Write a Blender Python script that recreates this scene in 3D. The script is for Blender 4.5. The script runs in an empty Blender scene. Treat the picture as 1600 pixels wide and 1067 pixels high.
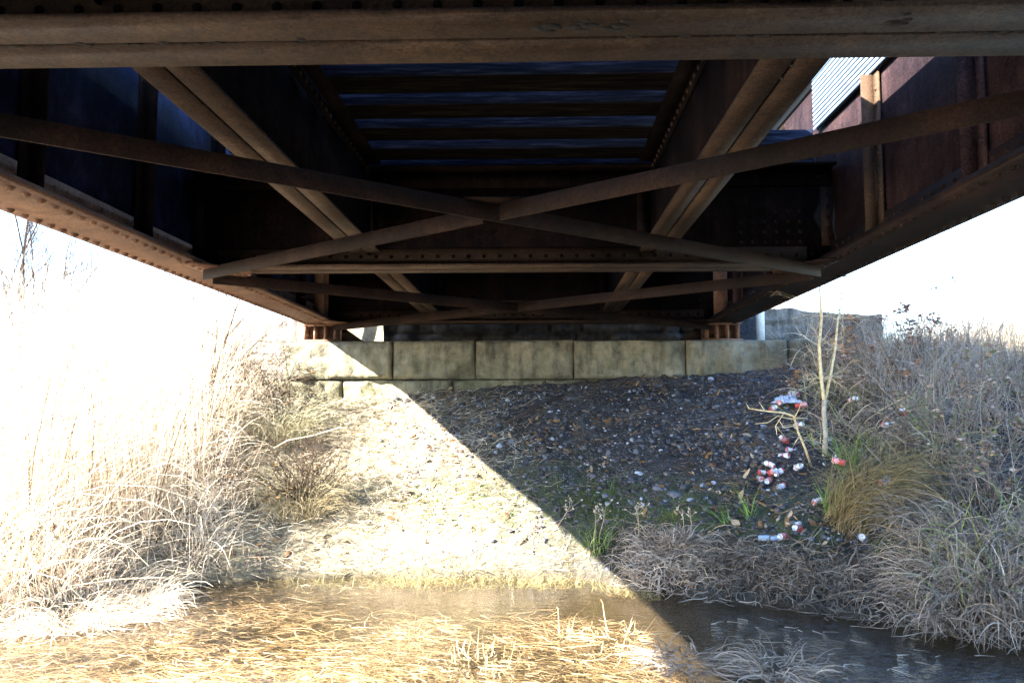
import bpy, bmesh, math, random
import numpy as np
from mathutils import Vector, Matrix, noise
random.seed(7); rng = np.random.default_rng(11)
scene = bpy.context.scene
R = math.radians
# ------------------------------------------------------------------ camera
CZ = 1.33                       # camera height above the water
PITCH, YAW, FPX = R(4.83), R(1.77), 1297.0
cam_d = bpy.data.cameras.new('camera'); cam = bpy.data.objects.new('camera', cam_d)
scene.collection.objects.link(cam); scene.camera = cam
cam.location = (0, 0, CZ); cam.rotation_euler = (R(90) + PITCH, 0, YAW)
cam_d.sensor_width = 36; cam_d.lens = FPX / 1600 * 36
cam_d.clip_start = 0.05; cam_d.clip_end = 3000
# ------------------------------------------------------------------ sun and sky
SUN = Vector((0.67, 0.48, -0.45)).normalized()      # direction the light travels
elev = math.asin(-SUN.z)
world = bpy.data.worlds.new('World'); scene.world = world; world.use_nodes = True
wn = world.node_tree; wn.nodes.clear()
wo = wn.nodes.new('ShaderNodeOutputWorld'); bg = wn.nodes.new('ShaderNodeBackground')
sk = wn.nodes.new('ShaderNodeTexSky'); sk.sky_type = 'NISHITA'; sk.sun_disc = False
sk.sun_elevation = elev; sk.sun_rotation = math.atan2(-SUN.x, -SUN.y)
sk.air_density = 1.0; sk.dust_density = 0.3; sk.ozone_density = 4.0
bg.inputs[1].default_value = 0.125
wn.links.new(sk.outputs[0], bg.inputs[0]); wn.links.new(bg.outputs[0], wo.inputs[0])
sl = bpy.data.lights.new('sun', 'SUN'); so = bpy.data.objects.new('sun', sl); scene.collection.objects.link(so)
sl.energy = 5.0; sl.angle = R(0.53); sl.color = (1, 0.93, 0.82)
so.rotation_euler = SUN.to_track_quat('-Z', 'Y').to_euler()
scene.view_settings.view_transform = 'Standard'; scene.view_settings.look = 'None'
scene.view_settings.exposure = 3.7; scene.view_settings.gamma = 1
scene.cycles.max_bounces = 8; scene.cycles.diffuse_bounces = 4; scene.cycles.transparent_max_bounces = 12

# ------------------------------------------------------------------ helpers
def link(o): scene.collection.objects.link(o); return o
def tag(o, label=None, cat=None, group=None, kind=None):
    if label: o['label'] = label
    if cat: o['category'] = cat
    if group: o['group'] = group
    if kind: o['kind'] = kind
    return o
def empty(name, loc=(0, 0, 0), rz=0, parent=None):
    o = bpy.data.objects.new(name, None); o.location = loc; o.rotation_euler.z = rz
    o.empty_display_size = 0.1; link(o); o.parent = parent; return o
def np_mesh(name, V, F, mat, parent=None, col=None, smooth=False, loc=None):
    """V (n,3) array, F (m,k) int array of equal-size faces, or list of such arrays"""
    if not isinstance(F, list): F = [F]
    F = [f for f in F if len(f)]
    me = bpy.data.meshes.new(name)
    V = np.asarray(V, dtype=np.float32)
    if loc is not None: V = V - np.array(loc, dtype=np.float32)
    me.vertices.add(len(V)); me.vertices.foreach_set('co', V.ravel())
    nl = sum(f.size for f in F); npoly = sum(len(f) for f in F)
    me.loops.add(nl); me.polygons.add(npoly)
    me.loops.foreach_set('vertex_index', np.concatenate([f.ravel() for f in F]).astype(np.int32))
    tot = np.concatenate([np.full(len(f), f.shape[1]) for f in F]).astype(np.int32)
    st = np.concatenate([[0], np.cumsum(tot)[:-1]]).astype(np.int32)
    me.polygons.foreach_set('loop_start', st); me.polygons.foreach_set('loop_total', tot)
    if smooth: me.polygons.foreach_set('use_smooth', np.ones(npoly, dtype=bool))
    me.update(calc_edges=True)
    if col is not None:
        a = me.color_attributes.new('tint', 'FLOAT_COLOR', 'POINT')
        c = np.ones((len(V), 4), dtype=np.float32); c[:, :3] = col
        a.data.foreach_set('color', c.ravel())
    me.materials.append(mat)
    o = bpy.data.objects.new(name, me); link(o); o.parent = parent
    if loc is not None: o.location = loc
    return o
class MB:
    """collects boxes, prisms, tubes and domes; build() links them as one mesh"""
    def __init__(s): s.v = []; s.q = []; s.t = []; s.n = 0
    def add(s, V, Q=(), T=()):
        s.v.append(np.asarray(V, dtype=float).reshape(-1, 3))
        if len(Q): s.q.append(np.asarray(Q) + s.n)
        if len(T): s.t.append(np.asarray(T) + s.n)
        s.n += len(s.v[-1])
    def box(s, a, b, M=None):
        x0, y0, z0 = a; x1, y1, z1 = b
        V = np.array([[x0,y0,z0],[x1,y0,z0],[x1,y1,z0],[x0,y1,z0],[x0,y0,z1],[x1,y0,z1],[x1,y1,z1],[x0,y1,z1]], float)
        if M is not None: V = V @ np.array(M.to_3x3()).T + np.array(M.translation)
        s.add(V, [[0,3,2,1],[4,5,6,7],[0,1,5,4],[1,2,6,5],[2,3,7,6],[3,0,4,7]])
    def prism(s, poly, d, y0, y1):
        """poly of (x,z) points extruded along y"""
        n = len(poly)
        V = [(p[0], y0, p[1]) for p in poly] + [(p[0], y1, p[1]) for p in poly]
        base = np.array(V, float)
        s.add(base, [[i, (i+1) % n, n+(i+1) % n, n+i] for i in range(n)],
              [[0, i+1, i] for i in range(1, n-1)] + [[n, n+i, n+i+1] for i in range(1, n-1)])
    def tube(s, P, r, k=6, cap=True):
        P = [Vector(p) for p in P]; n = len(P)
        if not hasattr(r, '__len__'): r = [r] * n
        V = []; up = Vector((0.13, 0.31, 0.94))
        for i in range(n):
            d = (P[min(i+1, n-1)] - P[max(i-1, 0)])
            d = d.normalized() if d.length > 1e-9 else Vector((0, 0, 1))
            a = d.cross(up)
            if a.length < 0.05: a = d.cross(Vector((1, 0, 0)))
            a.normalize(); b = d.cross(a)
            for j in range(k):
                t = 2 * math.pi * j / k
                V.append(P[i] + a * (math.cos(t) * r[i]) + b * (math.sin(t) * r[i]))
        Q = [[i*k+j, i*k+(j+1) % k, (i+1)*k+(j+1) % k, (i+1)*k+j] for i in range(n-1) for j in range(k)]
        T = []
        if cap: T = [[0, j+1, j] for j in range(1, k-1)] + [[(n-1)*k, (n-1)*k+j, (n-1)*k+j+1] for j in range(1, k-1)]
        s.add([tuple(v) for v in V], Q, T)
    def dome(s, p, nrm, r=0.016, h=0.011):
        nrm = Vector(nrm).normalized(); a = nrm.orthogonal().normalized(); b = nrm.cross(a); p = Vector(p)
        V = []; k = 7
        for (rr, hh) in ((1, 0), (0.86, 0.55), (0.5, 0.9)):
            for j in range(k):
                t = 2 * math.pi * j / k
                V.append(p + (a * math.cos(t) + b * math.sin(t)) * r * rr + nrm * h * hh)
        V.append(p + nrm * h)
        Q = [[i*k+j, i*k+(j+1) % k, (i+1)*k+(j+1) % k, (i+1)*k+j] for i in range(2) for j in range(k)]
        s.add([tuple(v) for v in V], Q, [[2*k+j, 2*k+(j+1) % k, 3*k] for j in range(k)])
    def build(s, name, mat, parent=None, smooth=False, loc=None, col=None):
        F = []
        if s.q: F.append(np.concatenate(s.q))
        if s.t: F.append(np.concatenate(s.t))
        return np_mesh(name, np.concatenate(s.v), F, mat, parent, smooth=smooth, loc=loc, col=col)
def bevel(o, w, seg=1):
    m = o.modifiers.new('bevel', 'BEVEL'); m.width = w; m.segments = seg; m.limit_method = 'ANGLE'; return o

# vectorised value noise
_perm = rng.random((256, 256))
def vnoise(x, y):
    x = np.asarray(x, float); y = np.asarray(y, float)
    xi = np.floor(x).astype(int); yi = np.floor(y).astype(int); fx = x - xi; fy = y - yi
    fx = fx*fx*(3-2*fx); fy = fy*fy*(3-2*fy)
    g = lambda a, b: _perm[a & 255, b & 255]
    return (g(xi, yi)*(1-fx)*(1-fy) + g(xi+1, yi)*fx*(1-fy) + g(xi, yi+1)*(1-fx)*fy + g(xi+1, yi+1)*fx*fy)
def fbm(x, y, o=4):
    s = 0; a = 0.5
    for i in range(o): s = s + a*vnoise(x*2**i + 17*i, y*2**i + 5*i); a *= 0.5
    return s

# ------------------------------------------------------------------ materials
def mat_base(name, rough=0.8, spec=0.3):
    m = bpy.data.materials.new(name); m.use_nodes = True
    nt = m.node_tree; b = nt.nodes['Principled BSDF']
    b.inputs['Roughness'].default_value = rough; b.inputs['Specular IOR Level'].default_value = spec
    return m, nt, b
def N(nt, t, **kw):
    n = nt.nodes.new(t)
    for k, v in kw.items():
        if k in n.inputs: n.inputs[k].default_value = v
        else: setattr(n, k, v)
    return n
def ramp(nt, fac, stops):
    r = nt.nodes.new('ShaderNodeValToRGB'); e = r.color_ramp.elements
    while len(e) > 1: e.remove(e[-1])
    e[0].position = stops[0][0]; e[0].color = (*stops[0][1], 1)
    for p, c in stops[1:]:
        x = e.new(p); x.color = (*c, 1)
    nt.links.new(fac, r.inputs[0]); return r.outputs[0]
def noise_n(nt, scale, detail=6, rough=0.6, vec=None, stretch=None, coord='Object'):
    tc = nt.nodes.new('ShaderNodeTexCoord'); n = nt.nodes.new('ShaderNodeTexNoise')
    n.inputs['Scale'].default_value = scale; n.inputs['Detail'].default_value = detail; n.inputs['Roughness'].default_value = rough
    src = tc.outputs[coord]
    if stretch:
        mp = nt.nodes.new('ShaderNodeMapping'); mp.inputs['Scale'].default_value = stretch
        nt.links.new(src, mp.inputs[0]); src = mp.outputs[0]
    nt.links.new(src, n.inputs['Vector']); return n.outputs['Fac']
def mix(nt, f, a, b, mode='MIX'):
    m = nt.nodes.new('ShaderNodeMix'); m.data_type = 'RGBA'; m.blend_type = mode
    for s, v in ((m.inputs[0], f), (m.inputs[6], a), (m.inputs[7], b)):
        if isinstance(v, (int, float)): s.default_value = v
        elif isinstance(v, tuple): s.default_value = (*v, 1) if len(v) == 3 else v
        else: nt.links.new(v, s)
    return m.outputs[2]
def bump(nt, b, h, strength=0.5, dist=0.01, prev=None):
    n = nt.nodes.new('ShaderNodeBump'); n.inputs['Strength'].default_value = strength; n.inputs['Distance'].default_value = dist
    nt.links.new(h, n.inputs['Height'])
    if prev is not None: nt.links.new(prev, n.inputs['Normal'])
    nt.links.new(n.outputs[0], b.inputs['Normal']); return n.outputs[0]

def steel(name, c0, c1, c2, rough=0.72, streak=0.0):
    m, nt, b = mat_base(name, rough if streak == 0 else 0.85, 0.12 if streak == 0 else 0.03)
    a = ramp(nt, noise_n(nt, 2.3, 8, 0.65), [(0.3, c0), (0.5, c1), (0.72, c2)])
    st = ramp(nt, noise_n(nt, 5, 5, 0.7, stretch=(3, 3, 0.35)), [(0.35, (0.55,)*3), (0.62, (1.1,)*3)])
    c = mix(nt, streak, a, st, 'MULTIPLY')
    c = mix(nt, 0.55, c, ramp(nt, noise_n(nt, 13, 7, 0.75), [(0.36, (0.6, 0.62, 0.62)), (0.5, (1, 1, 1)), (0.68, (1.35, 1.2, 1.05))]), 'MULTIPLY')
    sp = ramp(nt, noise_n(nt, 75, 5, 0.85), [(0.36, (0.35, 0.33, 0.32)), (0.5, (1, 1, 1)), (0.66, (1.7, 1.6, 1.45))])
    c = mix(nt, 0.85, c, sp, 'MULTIPLY')
    fl = ramp(nt, noise_n(nt, 3.1, 9, 0.8), [(0.60, (0, 0, 0)), (0.63, (0.55,)*3)])
    c = mix(nt, fl, c, tuple(x*0.5 for x in c0)); fl2 = ramp(nt, noise_n(nt, 4.7, 10, 0.8), [(0.63, (0, 0, 0)), (0.66, (0.6,)*3)])
    c = mix(nt, fl2, c, (c2[0]*1.3, c2[1]*1.0, c2[2]*0.8))
    nt.links.new(c, b.inputs['Base Color'])
    p = bump(nt, b, noise_n(nt, 140, 5, 0.7), 0.6, 0.003)
    bump(nt, b, noise_n(nt, 9, 5, 0.6), 0.5, 0.006, p)
    return m
M_STEEL = steel('rusty_steel', (0.026, 0.0165, 0.011), (0.05, 0.031, 0.020), (0.080, 0.049, 0.030))
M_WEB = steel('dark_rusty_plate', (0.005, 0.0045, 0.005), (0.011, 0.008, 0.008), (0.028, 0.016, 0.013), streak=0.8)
M_WEBL = steel('skylight_tinted_plate', (0.0035, 0.005, 0.013), (0.007, 0.011, 0.032), (0.026, 0.036, 0.10), rough=0.5, streak=0.8)  # blue skylight on the left web painted into the plate colour
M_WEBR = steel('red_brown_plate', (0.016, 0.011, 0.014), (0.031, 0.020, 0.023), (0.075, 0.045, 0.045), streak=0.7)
M_RUST = steel('orange_rust', (0.09, 0.050, 0.034), (0.165, 0.092, 0.061), (0.24, 0.145, 0.10))
M_BRACE = steel('brown_brace_steel', (0.0085, 0.0052, 0.004), (0.016, 0.0092, 0.0066), (0.038, 0.019, 0.012))

def timber():
    m, nt, b = mat_base('creosoted_timber', 0.95, 0.02)
    g = noise_n(nt, 6, 8, 0.7, stretch=(0.5, 9, 9))
    c = ramp(nt, g, [(0.3, (0.002, 0.002, 0.002)), (0.5, (0.006, 0.0055, 0.005)), (0.7, (0.028, 0.024, 0.018))])
    ck = ramp(nt, noise_n(nt, 5, 3, 0.6, stretch=(0.35, 22, 22)), [(0.58, (1, 1, 1)), (0.66, (2.2, 1.9, 1.5))])
    c = mix(nt, 0.6, c, ck, 'MULTIPLY')
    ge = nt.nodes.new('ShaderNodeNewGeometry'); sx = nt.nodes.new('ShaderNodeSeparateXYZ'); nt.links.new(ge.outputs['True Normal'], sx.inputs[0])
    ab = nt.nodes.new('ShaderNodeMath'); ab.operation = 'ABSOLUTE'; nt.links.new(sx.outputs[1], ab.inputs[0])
    side = ramp(nt, g, [(0.3, (0.006, 0.009, 0.018)), (0.5, (0.018, 0.026, 0.052)), (0.7, (0.07, 0.09, 0.16))])  # skylight in the tie gaps painted in as a bluer, lighter face colour
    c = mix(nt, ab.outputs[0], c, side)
    nt.links.new(c, b.inputs['Base Color']); bump(nt, b, g, 0.9, 0.02); return m
M_TIMBER = timber()
def stone(name, c0, c1, c2, moss=0.5):
    m, nt, b = mat_base(name, 0.9, 0.2)
    n1 = noise_n(nt, 1.7, 9, 0.62); n2 = noise_n(nt, 7, 8, 0.7)
    c = ramp(nt, n1, [(0.3, c0), (0.5, c1), (0.7, c2)])
    c = mix(nt, 0.75, c, ramp(nt, n2, [(0.32, (0.42, 0.4, 0.36)), (0.5, (0.95, 0.95, 0.9)), (0.66, (1.25, 1.2, 1.1))]), 'MULTIPLY')
    c = mix(nt, 0.8, c, ramp(nt, noise_n(nt, 2.2, 6, 0.7, stretch=(2.6, 2.6, 0.45)), [(0.38, (0.45, 0.45, 0.47)), (0.52, (1, 1, 1)), (0.68, (1.2, 1.15, 1.05))]), 'MULTIPLY')
    tc = nt.nodes.new('ShaderNodeTexCoord'); sp = nt.nodes.new('ShaderNodeSeparateXYZ'); nt.links.new(tc.outputs['Object'], sp.inputs[0])
    mr = nt.nodes.new('ShaderNodeMapRange'); mr.inputs[1].default_value = 2.2; mr.inputs[2].default_value = 1.6
    nt.links.new(sp.outputs[2], mr.inputs[0])
    ml = nt.nodes.new('ShaderNodeMath'); ml.operation = 'MULTIPLY'; ml.use_clamp = True
    nt.links.new(mr.outputs[0], ml.inputs[0]); nt.links.new(ramp(nt, noise_n(nt, 3, 6, 0.7), [(0.35, (0, 0, 0)), (0.62, (moss,)*3)]), ml.inputs[1])
    c = mix(nt, ml.outputs[0], c, (0.09, 0.105, 0.035))
    nt.links.new(c, b.inputs['Base Color'])
    p = bump(nt, b, noise_n(nt, 45, 7, 0.7), 0.6, 0.01); bump(nt, b, n2, 0.8, 0.03, p); return m
M_STONE = stone('tan_sandstone', (0.10, 0.094, 0.072), (0.20, 0.182, 0.138), (0.31, 0.285, 0.22), 0.4)
M_RUBBLE = stone('grey_rubble_stone', (0.10, 0.095, 0.085), (0.17, 0.155, 0.14), (0.26, 0.24, 0.21), 0.2)
M_DARKSTONE = stone('dark_stone', (0.03, 0.028, 0.028), (0.07, 0.065, 0.062), (0.15, 0.14, 0.13), 0.1)  # darker stone for the backwall and the mortar core

def tint_mat(name, rough=0.9, spec=0.15, var=0.25, nscale=14, trans=0.0):
    m, nt, b = mat_base(name, rough, spec)
    at = nt.nodes.new('ShaderNodeAttribute'); at.attribute_name = 'tint'
    v = ramp(nt, noise_n(nt, nscale, 4, 0.6), [(0.3, (1-var,)*3), (0.7, (1+var,)*3)])
    c = mix(nt, 1.0, at.outputs['Color'], v, 'MULTIPLY')
    nt.links.new(c, b.inputs['Base Color'])
    if trans:
        t = nt.nodes.new('ShaderNodeBsdfTranslucent'); nt.links.new(c, t.inputs[0])
        mx = nt.nodes.new('ShaderNodeMixShader'); mx.inputs[0].default_value = trans
        nt.links.new(b.outputs[0], mx.inputs[1]); nt.links.new(t.outputs[0], mx.inputs[2])
        nt.links.new(mx.outputs[0], nt.nodes['Material Output'].inputs[0])
    return m
M_STRAW = tint_mat('dry_grass_blades', 0.75, 0.25, 0.25, 9, 0.22)
M_LEAF = tint_mat('fallen_leaves', 0.8, 0.2, 0.3, 40, 0.1)
M_PEB = tint_mat('pebbles', 0.85, 0.25, 0.35, 60)
M_BARK = tint_mat('bark', 0.9, 0.15, 0.35, 30)
def plain(name, col, rough=0.5, metal=0.0, var=0.15, sc=20):
    m, nt, b = mat_base(name, rough, 0.4); b.inputs['Metallic'].default_value = metal
    v = ramp(nt, noise_n(nt, sc, 5, 0.6), [(0.3, tuple(c*(1-var) for c in col)), (0.7, tuple(min(1, c*(1+var)) for c in col))])
    nt.links.new(v, b.inputs['Base Color']); return m
M_ALU = plain('can_aluminium', (0.75, 0.76, 0.78), 0.3, 0.85)
M_CRUST = plain('dark_crust', (0.02, 0.018, 0.016), 0.95, 0, 0.5, 60)
M_GALV = plain('galvanised_sheet', (0.50, 0.60, 0.68), 0.5, 0.0)
M_PALE = plain('weathered_white_paint', (0.72, 0.73, 0.72), 0.6)
M_PLASTIC = plain('pale_blue_plastic', (0.35, 0.5, 0.68), 0.4, 0, 0.3, 15)
def can_mat(name, red, white, pos):
    m, nt, b = mat_base(name, 0.35, 0.5); b.inputs['Metallic'].default_value = 0.2
    tc = nt.nodes.new('ShaderNodeTexCoord'); sp = nt.nodes.new('ShaderNodeSeparateXYZ'); nt.links.new(tc.outputs['Object'], sp.inputs[0])
    ad = nt.nodes.new('ShaderNodeMath'); ad.operation = 'MULTIPLY_ADD'
    nt.links.new(noise_n(nt, 22, 2, 0.5), ad.inputs[0]); ad.inputs[1].default_value = 0.05; nt.links.new(sp.outputs[2], ad.inputs[2])
    r = ramp(nt, ad.outputs[0], [(0.0, red), (pos, white), (pos + 0.055, red), (pos+0.075, white)])
    r.node.color_ramp.interpolation = 'CONSTANT'
    d = ramp(nt, noise_n(nt, 50, 5, 0.7), [(0.45, (1, 1, 1)), (0.75, (0.55, 0.5, 0.45))])
    nt.links.new(mix(nt, 0.6, r, d, 'MULTIPLY'), b.inputs['Base Color']); return m
M_CANS = [can_mat('can_red_and_white', (0.50, 0.07, 0.07), (0.66, 0.66, 0.72), 0.045),
          can_mat('can_white_with_red_band', (0.5, 0.16, 0.17), (0.66, 0.68, 0.75), 0.03),
          can_mat('can_mostly_red', (0.5, 0.07, 0.06), (0.6, 0.3, 0.32), 0.085)]

# ------------------------------------------------------------------ terrain function
SX = np.array([-400, -30, -12, -6, -4.2, -3.4, -2.9, -2.1, -1.2, 0.3, 0.8, 1.2, 1.77, 2.25, 2.63, 3.5, 6, 12, 30, 400.])
SY = np.array([2, 2, 2.6, 3.7, 4.4, 5.0, 6.2, 6.72, 6.85, 6.8, 6.4, 6.05, 5.75, 5.4, 4.9, 4.1, 2.9, 2, 2, 2.])
TX = np.array([-400, -30, -9, -5.5, -4, -3.2, -2.2, -1.2, 0, 2, 3.2, 4.4, 6.5, 9, 15, 40, 400.])
TZ = np.array([1.6, 1.2, .85, .9, 1.1, 1.35, 1.5, 1.58, 1.68, 1.76, 1.85, 2.05, 2.0, 1.7, 1.3, 1.2, 1.6])
def shore(x): return np.interp(x, SX, SY) + 0.12*(vnoise(x*1.7+3, 0.5)-0.5) + 0.07*(vnoise(x*6, 2.5)-0.5)
def terrain(x, y):
    x = np.asarray(x, float); y = np.asarray(y, float)
    ys = shore(x); d = y - ys; top = np.interp(x, TX, TZ)
    t = np.clip(d/(10.2-np.minimum(ys, 9)), 0, 1)
    z = top*(0.85*t + 0.15*np.sqrt(t))
    far = np.clip((y-10.2)/1.5, 0, 1); z = z + 0.15*far*(x > 3.3)
    # creek bed and the opposite bank behind the camera
    z = np.where(d < 0, -0.05 - 0.22*np.clip(-d/0.9, 0, 1), z)
    ys2 = -2.4 + 0.5*(vnoise(x*0.3, 9.5)-0.5)
    z = np.where(y < ys2, np.clip((ys2-y)*0.45, 0, 1.5) - 0.2*np.clip(1-(ys2-y)/0.5, 0, 1), z)
    # approach fill behind the abutment
    emb = 3.25 - np.maximum(0, np.abs(x+0.22)-2.9)*0.62
    r = np.clip((y-11.1)/0.25, 0, 1); r = np.where(x < -3.0, np.clip((y-12.1)/1.0, 0, 1), r); r = np.where(x > 3.0, np.clip((y-11.5)/0.6, 0, 1), r)
    z = np.where(emb > z, z + (emb-z)*r, z)
    a = np.where(d > 0, np.clip(d*2, 0, 1), 0.25)
    z = z + a*(0.16*(fbm(x*0.9, y*0.9)-0.47) + 0.07*(fbm(x*4.5, y*4.5, 3)-0.44) + 0.07*(fbm(x*15, y*15, 3)-0.44)) * np.where((np.abs(x) < 6) | (y < 14), 1, 2)
    # broken lip at the water's edge
    return z
def ray(px, py):
    v = Vector(((px-800)/FPX, (533.5-py)/FPX, -1.0)); v.rotate(cam.rotation_euler); return v.normalized()
def hit(px, py, lift=0.0):
    v = ray(px, py); t = 2.0
    while t < 60:
        p = Vector((0, 0, CZ)) + v*t
        h = max(float(terrain(p.x, p.y)), 0.0) if p.y < 7 else float(terrain(p.x, p.y))
        if p.z <= h + lift: return Vector((p.x, p.y, h))
        t += 0.02
    return p
def gpt(x, y, dz=0.0): return (x, y, float(terrain(x, y)) + dz)

# ------------------------------------------------------------------ ground
def spaced(parts):
    out = []
    for a, b, s in parts: out.append(np.arange(a, b, s))
    return np.concatenate(out)
gx = spaced([(-400, -60, 20), (-60, -16, 2), (-16, -7, 0.3), (-7, -3.6, 0.08), (-3.6, 4.2, 0.03), (4.2, 8, 0.08), (8, 18, 0.3), (18, 60, 2), (60, 401, 20)])
gy = spaced([(-400, -60, 20), (-60, -10, 2), (-10, 3.4, 0.3), (3.4, 10.4, 0.03), (10.4, 14, 0.1), (14, 24, 0.4), (24, 80, 2.5), (80, 420, 20), (420, 1200, 80)])
GX, GY = np.meshgrid(gx, gy); GZ = terrain(GX, GY)
nx, ny = len(gx), len(gy)
idx = np.arange(nx*ny).reshape(ny, nx)
quads = np.stack([idx[:-1, :-1], idx[:-1, 1:], idx[1:, 1:], idx[1:, :-1]], -1).reshape(-1, 4)
def soil():
    m, nt, b = mat_base('earth_and_moss', 0.95, 0.15)
    n1 = noise_n(nt, 1.4, 8, 0.6); n2 = noise_n(nt, 22, 8, 0.75); n3 = noise_n(nt, 70, 5, 0.8)
    c = ramp(nt, n1, [(0.32, (0.03, 0.030, 0.034)), (0.5, (0.058, 0.057, 0.063)), (0.7, (0.10, 0.097, 0.10))])
    c = mix(nt, 0.8, c, ramp(nt, n2, [(0.35, (0.35,)*3), (0.5, (0.9,)*3), (0.66, (1.7, 1.6, 1.5))]), 'MULTIPLY')
    c = mix(nt, 0.6, c, ramp(nt, n3, [(0.4, (0.5,)*3), (0.62, (1.5,)*3)]), 'MULTIPLY')
    at = nt.nodes.new('ShaderNodeAttribute'); at.attribute_name = 'tint'
    s = nt.nodes.new('ShaderNodeSeparateColor'); nt.links.new(at.outputs['Color'], s.inputs[0])
    def mask(src, lo, hi, sc):
        r = ramp(nt, noise_n(nt, sc, 7, 0.72), [(lo, (0, 0, 0)), (hi, (1, 1, 1))])
        mm = nt.nodes.new('ShaderNodeMath'); mm.operation = 'MULTIPLY'; nt.links.new(r, mm.inputs[0]); nt.links.new(src, mm.inputs[1]); return mm.outputs[0]
    moss = mix(nt, n2, (0.035, 0.06, 0.012), (0.11, 0.14, 0.03))
    c = mix(nt, mask(s.outputs[1], 0.36, 0.56, 4.5), c, moss)
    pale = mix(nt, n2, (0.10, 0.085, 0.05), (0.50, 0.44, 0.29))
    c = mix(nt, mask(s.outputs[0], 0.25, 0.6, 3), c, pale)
    mud = mix(nt, n2, (0.026, 0.021, 0.014), (0.085, 0.068, 0.044))
    c = mix(nt, s.outputs[2], c, mud)
    nt.links.new(c, b.inputs['Base Color'])
    p = bump(nt, b, n2, 0.9, 0.03); bump(nt, b, n3, 0.7, 0.01, p); return m
D = GY - shore(GX)
moss_m = np.clip(1-np.abs(D-0.95)/1.0, 0, 1) * np.clip(1-np.abs(GX-0.9)/3.0, 0.25, 1) * (D > 0)
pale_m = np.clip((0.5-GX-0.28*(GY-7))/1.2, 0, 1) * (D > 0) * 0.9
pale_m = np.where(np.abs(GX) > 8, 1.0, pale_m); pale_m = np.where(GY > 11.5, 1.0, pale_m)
bed_m = np.clip(1-(D+0.02)/0.12, 0, 1) * (GY > -2.4)
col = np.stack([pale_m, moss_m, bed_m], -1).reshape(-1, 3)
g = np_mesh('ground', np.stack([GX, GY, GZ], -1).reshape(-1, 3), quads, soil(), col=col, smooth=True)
tag(g, kind='structure')

# ------------------------------------------------------------------ water
def water():
    m = bpy.data.materials.new('creek_water'); m.use_nodes = True; nt = m.node_tree; nt.nodes.clear()
    out = nt.nodes.new('ShaderNodeOutputMaterial'); tr = nt.nodes.new('ShaderNodeBsdfTransparent'); gl = nt.nodes.new('ShaderNodeBsdfGlossy')
    tr.inputs[0].default_value = (0.86, 0.80, 0.69, 1); gl.inputs['Roughness'].default_value = 0.03; gl.inputs[0].default_value = (1, 1, 1, 1)
    fr = nt.nodes.new('ShaderNodeFresnel'); 
    ge = nt.nodes.new('ShaderNodeNewGeometry'); im = nt.nodes.new('ShaderNodeMapRange'); im.inputs[3].default_value = 1.33; im.inputs[4].default_value = 1/1.33
    nt.links.new(ge.outputs['Backfacing'], im.inputs[0]); nt.links.new(im.outputs[0], fr.inputs[0])
    bp = nt.nodes.new('ShaderNodeBump'); bp.inputs['Distance'].default_value = 0.03
    tc = nt.nodes.new('ShaderNodeTexCoord'); sp = nt.nodes.new('ShaderNodeSeparateXYZ'); nt.links.new(tc.outputs['Object'], sp.inputs[0])
    mr = nt.nodes.new('ShaderNodeMapRange'); mr.inputs[1].default_value = 0.6; mr.inputs[2].default_value = 2.0; mr.inputs[3].default_value = 0.06; mr.inputs[4].default_value = 1.0; bp.inputs['Distance'].default_value = 0.065
    nt.links.new(sp.outputs[0], mr.inputs[0]); nt.links.new(mr.outputs[0], bp.inputs['Strength'])
    nt.links.new(noise_n(nt, 7, 3, 0.6, stretch=(1.8, 2.0, 1)), bp.inputs['Height'])
    nt.links.new(bp.outputs[0], fr.inputs['Normal']); nt.links.new(bp.outputs[0], gl.inputs['Normal'])
    mx = nt.nodes.new('ShaderNodeMixShader'); nt.links.new(fr.outputs[0], mx.inputs[0]); nt.links.new(tr.outputs[0], mx.inputs[1]); nt.links.new(gl.outputs[0], mx.inputs[2])
    nt.links.new(mx.outputs[0], out.inputs[0]); return m
w = MB(); w.add([(-120, -6, 0), (120, -6, 0), (120, 8.2, 0), (-120, 8.2, 0)], [[0, 1, 2, 3]])
tag(w.build('water', water()), kind='structure')

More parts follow.
